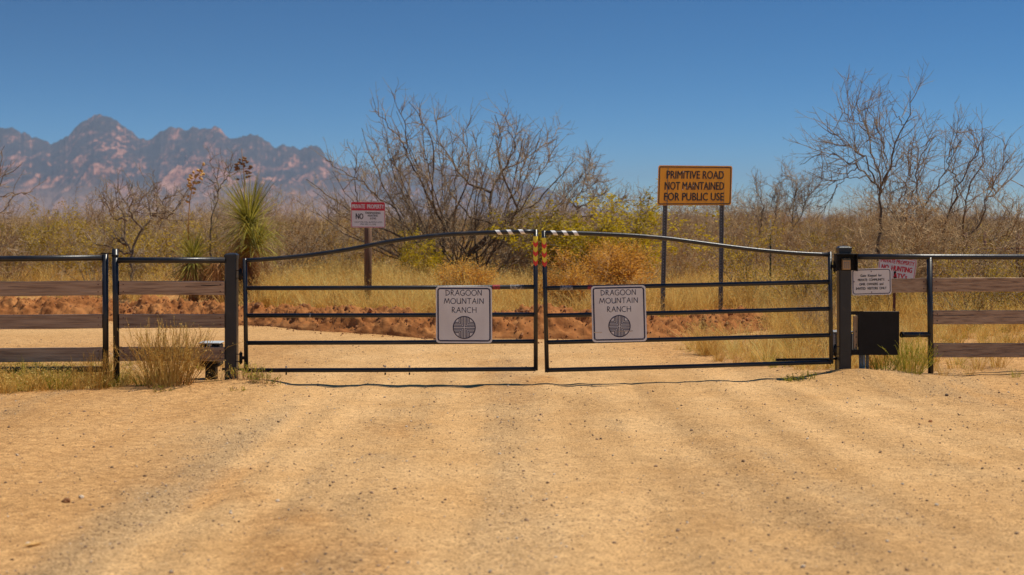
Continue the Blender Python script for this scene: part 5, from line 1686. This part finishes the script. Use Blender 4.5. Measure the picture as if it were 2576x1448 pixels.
allp = tufts + tufts_low + tufts_green     # 0-3 tall, 4-6 low, 7-9 green
def fx_back(r, n):
    Y = 22.9 + (46 - 22.9) * r.uniform(0, 1, n) ** 1.3
    px = r.uniform(-1100, 3600, n)
    return (px - 1288) / F * Y, Y
def keep_back(X, Y, r):
    px = X / Y * F + 1288
    d = Y - berm_y(X)
    k = (d > 1.45 + 0.7 * vnoise(X * 1.1, Y * 0, 5)) | (X > 4.3)
    dens = 0.35 + 0.75 * fbm(X * 0.5, Y * 0.5, 3, 95)
    dens = dens + np.where((px > 620) & (px < 1400), 0.55, 0.0) + np.where(px > 1650, 0.25, 0) - np.where(px < 560, 0.15, 0)
    dens = dens - 0.35 * ((px < 600) & (d < 3.0))
    dens = dens - 0.35 * sstep(1.1, 1.6, d) * (1 - sstep(1.6, 2.4, d)) * 0
    return k & (r.uniform(0, 1, len(X)) < dens)
field(11500, fx_back, keep_back, 0.55, 1.15, [0, 1, 2, 3, 0, 1, 2, 3, 4, 5], 'dry_grass', 'tall golden dry grass standing behind the red earth bank', allp)
def fx_right(r, n):
    return r.uniform(2.2, 14.0, n), r.uniform(17.0, 24.0, n)
def keep_right(X, Y, r):
    px = X / Y * F + 1288
    edge_ = 3.1 - 0.30 * (Y - 17.6) * (Y < 20.5) + np.where(Y >= 20.5, 0.8, 0) + 0.5 * (vnoise(Y * 1.3, Y * 0, 7) - 0.5)
    inside = X > np.maximum(edge_, np.where(Y < 18.2, 2.6, 2.2))
    dens = 0.75 + 0.6 * fbm(X * 0.8, Y * 0.8, 3, 97) - np.where(px > 2345, 0.28, 0) - 0.5 * ((px > 2345) & (Y < 18.5))
    dens = dens - 0.9 * (((X > 3.3) & (X < 4.6)) & (Y < 17.3))
    return inside & (r.uniform(0, 1, len(X)) < dens)
field(2900, fx_right, keep_right, 0.35, 0.80, [0, 1, 2, 3, 4, 5, 0, 4, 7, 8], 'verge_grass', 'golden and green grass on the verge behind the right gate leaf', allp)
def fx_left(r, n):
    return r.uniform(-10.0, -3.75, n), r.uniform(15.05, 16.25, n)
def keep_left(X, Y, r):
    lim = 15.1 + 0.55 * sstep(-5.0, -3.9, X) + 0.2 * vnoise(X * 2, X * 0, 8)
    dens = 0.75 + 0.8 * fbm(X * 1.4, Y * 1.4, 3, 98)
    dens = dens - 0.35 * (X > -4.3)
    return (Y > lim) & (r.uniform(0, 1, len(X)) < dens)
field(1650, fx_left, keep_left, 0.5, 1.25, [4, 5, 6, 4, 5, 6, 7, 8], 'fence_grass', 'short golden green grass along the foot of the left fence', allp)
def fx_lb(r, n): return r.uniform(-12, -3.4, n), r.uniform(16.2, 18.3, n)
field(230, fx_lb, lambda X, Y, r: r.uniform(0, 1, len(X)) < 0.5 + fbm(X, Y, 3, 99), 0.4, 0.8, [4, 5, 6, 7], 'sparse_grass', 'sparse low grass on bare soil behind the left fence', allp)

def tuft_thing(name, label, px, Y, me, s, cat='grass tuft', group=None, rz=0.0):
    X = (px - 1288) / F * Y
    o = link(name, me); o.location = (X, Y, float(height(X, Y)) - 0.01); o.scale = (s, s, s); o.rotation_euler = (0, 0, rz)
    return tag(o, label, cat, group)
tuft_thing('grass_tuft', 'tall brown grass stems inside the left gate leaf hinge', 640, 16.35, tufts[1], 0.42)
tuft_thing('grass_tuft', 'golden grass clump at foot of the left square post', 555, 15.9, tufts_low[0], 0.8)
tuft_thing('grass_tuft', 'dry grass tuft below the right end of fence, nearest the post', 2372, 16.7, tufts_low[1], 0.7)
tuft_thing('grass_tuft', 'dark dry grass tuft under the lowest right board', 2440, 16.9, tufts_low[2], 0.75)
tuft_thing('grass_tuft', 'green grass tuft at lower right edge by the fence', 2556, 16.6, tufts_green[0], 0.55)
tuft_thing('grass_tuft', 'dry grass tuft right of the black fence post base', 2400, 17.5, tufts_low[1], 1.1)

def weed(name, label, px, Y, h, n, spread, mats, seed, lean=0.5, nleaf=300, lsize=0.03, rz=0):
    r = np.random.default_rng(seed)
    X = (px - 1288) / F * Y
    f = thing(name, label, 'weed' if h < 0.35 else 'bush', (X, Y, float(height(X, Y)) - 0.01))
    a = r.uniform(0, 2 * np.pi, n); rr = spread * np.sqrt(r.uniform(0, 1, n))
    base = np.stack([rr * np.cos(a), rr * np.sin(a) * 0.6, np.full(n, -0.02)], 1)
    ln = np.abs(r.normal(0, lean, n))
    d = np.stack([np.sin(ln) * np.cos(a), np.sin(ln) * np.sin(a) * 0.6, np.cos(ln)], 1)
    A = grow(base, d, h * r.uniform(0.5, 1.05, n), 6, 0.07, 0.06, r)
    g = Geo(); g.tubes(A, 0.0032, 0.0016, 3)
    p, dd, t, _ = spawn(A, n * 3, 0.35, 1.0, 12, 40, r)
    B = grow(p, dd, h * r.uniform(0.10, 0.28, n * 3), 3, 0.1, 0.08, r); g.tubes(B, 0.0022, 0.0012, 3)
    link('stems', g.mesh('stems', [M[mats[0]]]), None, f)
    if nleaf:
        al = np.concatenate([B[:, 1:].reshape(-1, 3), A[:, 3:].reshape(-1, 3)])
        C = al[r.integers(0, len(al), nleaf)] + r.normal(0, 0.006, (nleaf, 3))
        lg = Geo(); V, Q = leaves(C, lsize, r, asp=0.3); lg.add(V, Q)
        link('leaves', lg.mesh('leaves', [M[mats[1]]], False), None, f)
    return f
weed('snakeweed_bush', 'wispy straw coloured bush in front of the left fence boards', 425, 15.62, 0.68, 210, 0.24, ('drygrass', 'drygrass'), 61, 0.45, 2600, 0.02)
weed('snakeweed_bush', 'small straw coloured bush at the foot of the round fence post', 240, 15.55, 0.42, 60, 0.16, ('drygrass', 'drygrass'), 62, 0.5, 400, 0.014)
weed('green_weed', 'leafy green weed in front of the left gate leaf hinge', 660, 15.55, 0.21, 34, 0.10, ('stalk', 'greengrass'), 63, 0.8, 420, 0.024)
weed('green_weed', 'yellow green weed beside the base of left square post', 608, 15.75, 0.20, 34, 0.10, ('stalk', 'greengrass'), 64, 0.7, 380, 0.022)
weed('green_weed', 'small green weed on the bare soil below left post', 598, 15.2, 0.09, 16, 0.06, ('stalk', 'greengrass'), 65, 0.8, 140, 0.018)
weed('green_weed', 'small bright green weed below the straw bush', 408, 15.25, 0.09, 18, 0.08, ('stalk', 'greengrass'), 66, 0.8, 200, 0.018)
weed('yellow_weed', 'sprawling yellow green bush right of the black control box', 2288, 16.62, 0.42, 80, 0.14, ('greengrass', 'greengrass'), 67, 0.65, 900, 0.018)
weed('yellow_weed', 'yellow weed under the black control box', 2225, 16.75, 0.26, 50, 0.16, ('greengrass', 'drygrass'), 68, 0.7, 500, 0.016)
weed('green_weed', 'low green weed at the right gate leaf bottom rail', 2020, 16.25, 0.13, 26, 0.14, ('greengrass', 'greengrass'), 69, 0.9, 220, 0.02)
weed('green_weed', 'low green weed left of the keypad post mound', 1985, 16.15, 0.10, 18, 0.10, ('greengrass', 'greengrass'), 70, 0.9, 160, 0.02)
weed('dry_twig_weed', 'bare reddish twigs in the grass by gate motor', 2075, 18.2, 0.5, 26, 0.12, ('twigred', 'drygrass'), 71, 0.5, 60, 0.014)

# ------------------------------------------------------------------ stones, gravel, clods
def rock_mesh(name, seed, mat, flat=0.65):
    r = np.random.default_rng(seed)
    import bmesh
    bm = bmesh.new(); bmesh.ops.create_icosphere(bm, subdivisions=2 if name != 'pebble' else 1, radius=0.5)
    for v in bm.verts:
        f = 1 + r.uniform(-0.22, 0.22)
        v.co = Vector((v.co.x * f, v.co.y * f * 0.85, v.co.z * f * flat))
    me = bpy.data.meshes.new(name); bm.to_mesh(me); bm.free(); me.materials.append(mat)
    return me
pebs = [rock_mesh('pebble', 900 + i, M['pebble']) for i in range(4)] + [rock_mesh('pebble', 910 + i, M['palestone']) for i in range(2)]
r = np.random.default_rng(123)
n = 120000
Y = 6.2 + (22.0 - 6.2) * r.uniform(0, 1, n) ** 0.9
px = r.uniform(-500, 3080, n); X = (px - 1288) / F * Y
u = track_u(X, Y)
dens = 0.22 + 1.0 * np.clip(gravel_attr(X, Y), 0, 1) + 0.30 * np.clip(fbm(X * 1.2, Y * 0.7, 3, 131), 0, 1)
k = (r.uniform(0, 1, n) < dens) & (Y < berm_y(X) + 0.2)
X, Y = X[k], Y[k]; m = len(X)
s = np.clip(0.0056 * np.exp(r.normal(0, 0.62, m)), 0.003, 0.034)
scatter('gravel', np.stack([X, Y, height(X, Y) + s * 0.12], 1), r.uniform(0, 6.28, (m, 3)) * np.array([0.1, 0.1, 1]), np.stack([s, s, s], 1), r.choice([0, 1, 2, 3, 0, 1, 2, 3, 4, 5], m), pebs, 'scattered small stones and gravel on the dirt road', 'gravel')
clods = [rock_mesh('clod', 930 + i, M['redclod'], 0.8) for i in range(3)]
n = 4200
X = r.uniform(-13.5, 4.6, n); Y = berm_y(X) + 0.75 + r.normal(0, 0.55, n)
s = np.clip(0.024 * np.exp(r.normal(0, 0.5, n)), 0.012, 0.10)
# stand the clods on the bank surface itself
from mathutils.bvhtree import BVHTree
bt = BVHTree.FromPolygons([tuple(p) for p in bv], [tuple(int(i) for i in q_) for q_ in bq])
zz = np.empty(n)
for i in range(n):
    hit = bt.ray_cast(Vector((X[i], Y[i], 3)), Vector((0, 0, -1)))
    zz[i] = hit[0].z if hit[0] is not None else float(height(X[i], Y[i]))
scatter('earth_clods', np.stack([X, Y, zz + s * 0.1], 1), r.uniform(0, 6.28, (n, 3)), np.stack([s, s, s], 1), r.integers(0, 3, n), clods, 'loose red clods lying on the earth bank', 'clods')

big_r = [rock_mesh('stone', 950 + i, M['pebble']) for i in range(2)] + [rock_mesh('stone', 960, M['palestone']), rock_mesh('stone', 961, M['redclod'])]
for i, (px, py, s, v, lab) in enumerate([
        (166, 1264, 0.055, 3, 'rust red stone at lower left of the road'),
        (205, 1250, 0.038, 2, 'pale flat stone beside the rust red stone'),
        (456, 972, 0.075, 3, 'red stone on the soil below the straw bush'),
        (1650, 1174, 0.030, 0, 'small dark stone at right middle of the road'),
        (1740, 1085, 0.030, 1, 'dark pebble right of centre below the gate'),
        (2340, 1063, 0.040, 3, 'dark red stone at right of the road'),
        (2382, 998, 0.045, 0, 'dark stone below the round right fence post'),
        (2415, 1003, 0.030, 3, 'brown stone on the ground right of the fence post'),
        (490, 1062, 0.030, 0, 'grey stone on the left of the road below the fence')]):
    Yd = (CH + 0.10) * F / (py - HZ)
    X = (px - 1288) / F * Yd
    o = link('stone', big_r[v]); o.location = (X, Yd, float(height(X, Yd)) + s * 0.18); o.scale = (s, s, s); o.rotation_euler = (0, 0, i * 1.3)
    tag(o, lab, 'stone')
# yucca leaf scrap lying at lower left
Yd = (CH + 0.10) * F / (1374 - HZ); X = (82 - 1288) / F * Yd
o = link('cactus_scrap', rock_mesh('cactus_scrap', 970, M['podgold'], 0.5)); o.location = (X, Yd, float(height(X, Yd)) + 0.012); o.scale = (0.10, 0.035, 0.035); o.rotation_euler = (0, 0, 0.7)
tag(o, 'pale green plant scrap lying at lower left of the road', 'plant scrap')

# ------------------------------------------------------------------ haze
def haze():
    m = bpy.data.materials.new('haze'); m.use_nodes = True
    n_ = m.node_tree; n_.nodes.clear()
    out = n_.nodes.new('ShaderNodeOutputMaterial'); pv = n_.nodes.new('ShaderNodeVolumePrincipled')
    pv.inputs['Color'].default_value = (0.55, 0.69, 0.89, 1)
    pv.inputs['Density'].default_value = 8.2e-5
    pv.inputs['Anisotropy'].default_value = 0.0
    n_.links.new(pv.outputs[0], out.inputs['Volume'])
    x0, x1, y0, y1, z0, z1 = -16000, 16000, -600, 20000, -8, 690
    b = MB(); b.box(((x0 + x1) / 2, (y0 + y1) / 2, (z0 + z1) / 2), (x1 - x0, y1 - y0, z1 - z0))
    return tag(b.build('haze', m), 'thin blue air between the gate and the mountains', kind='stuff')
haze()
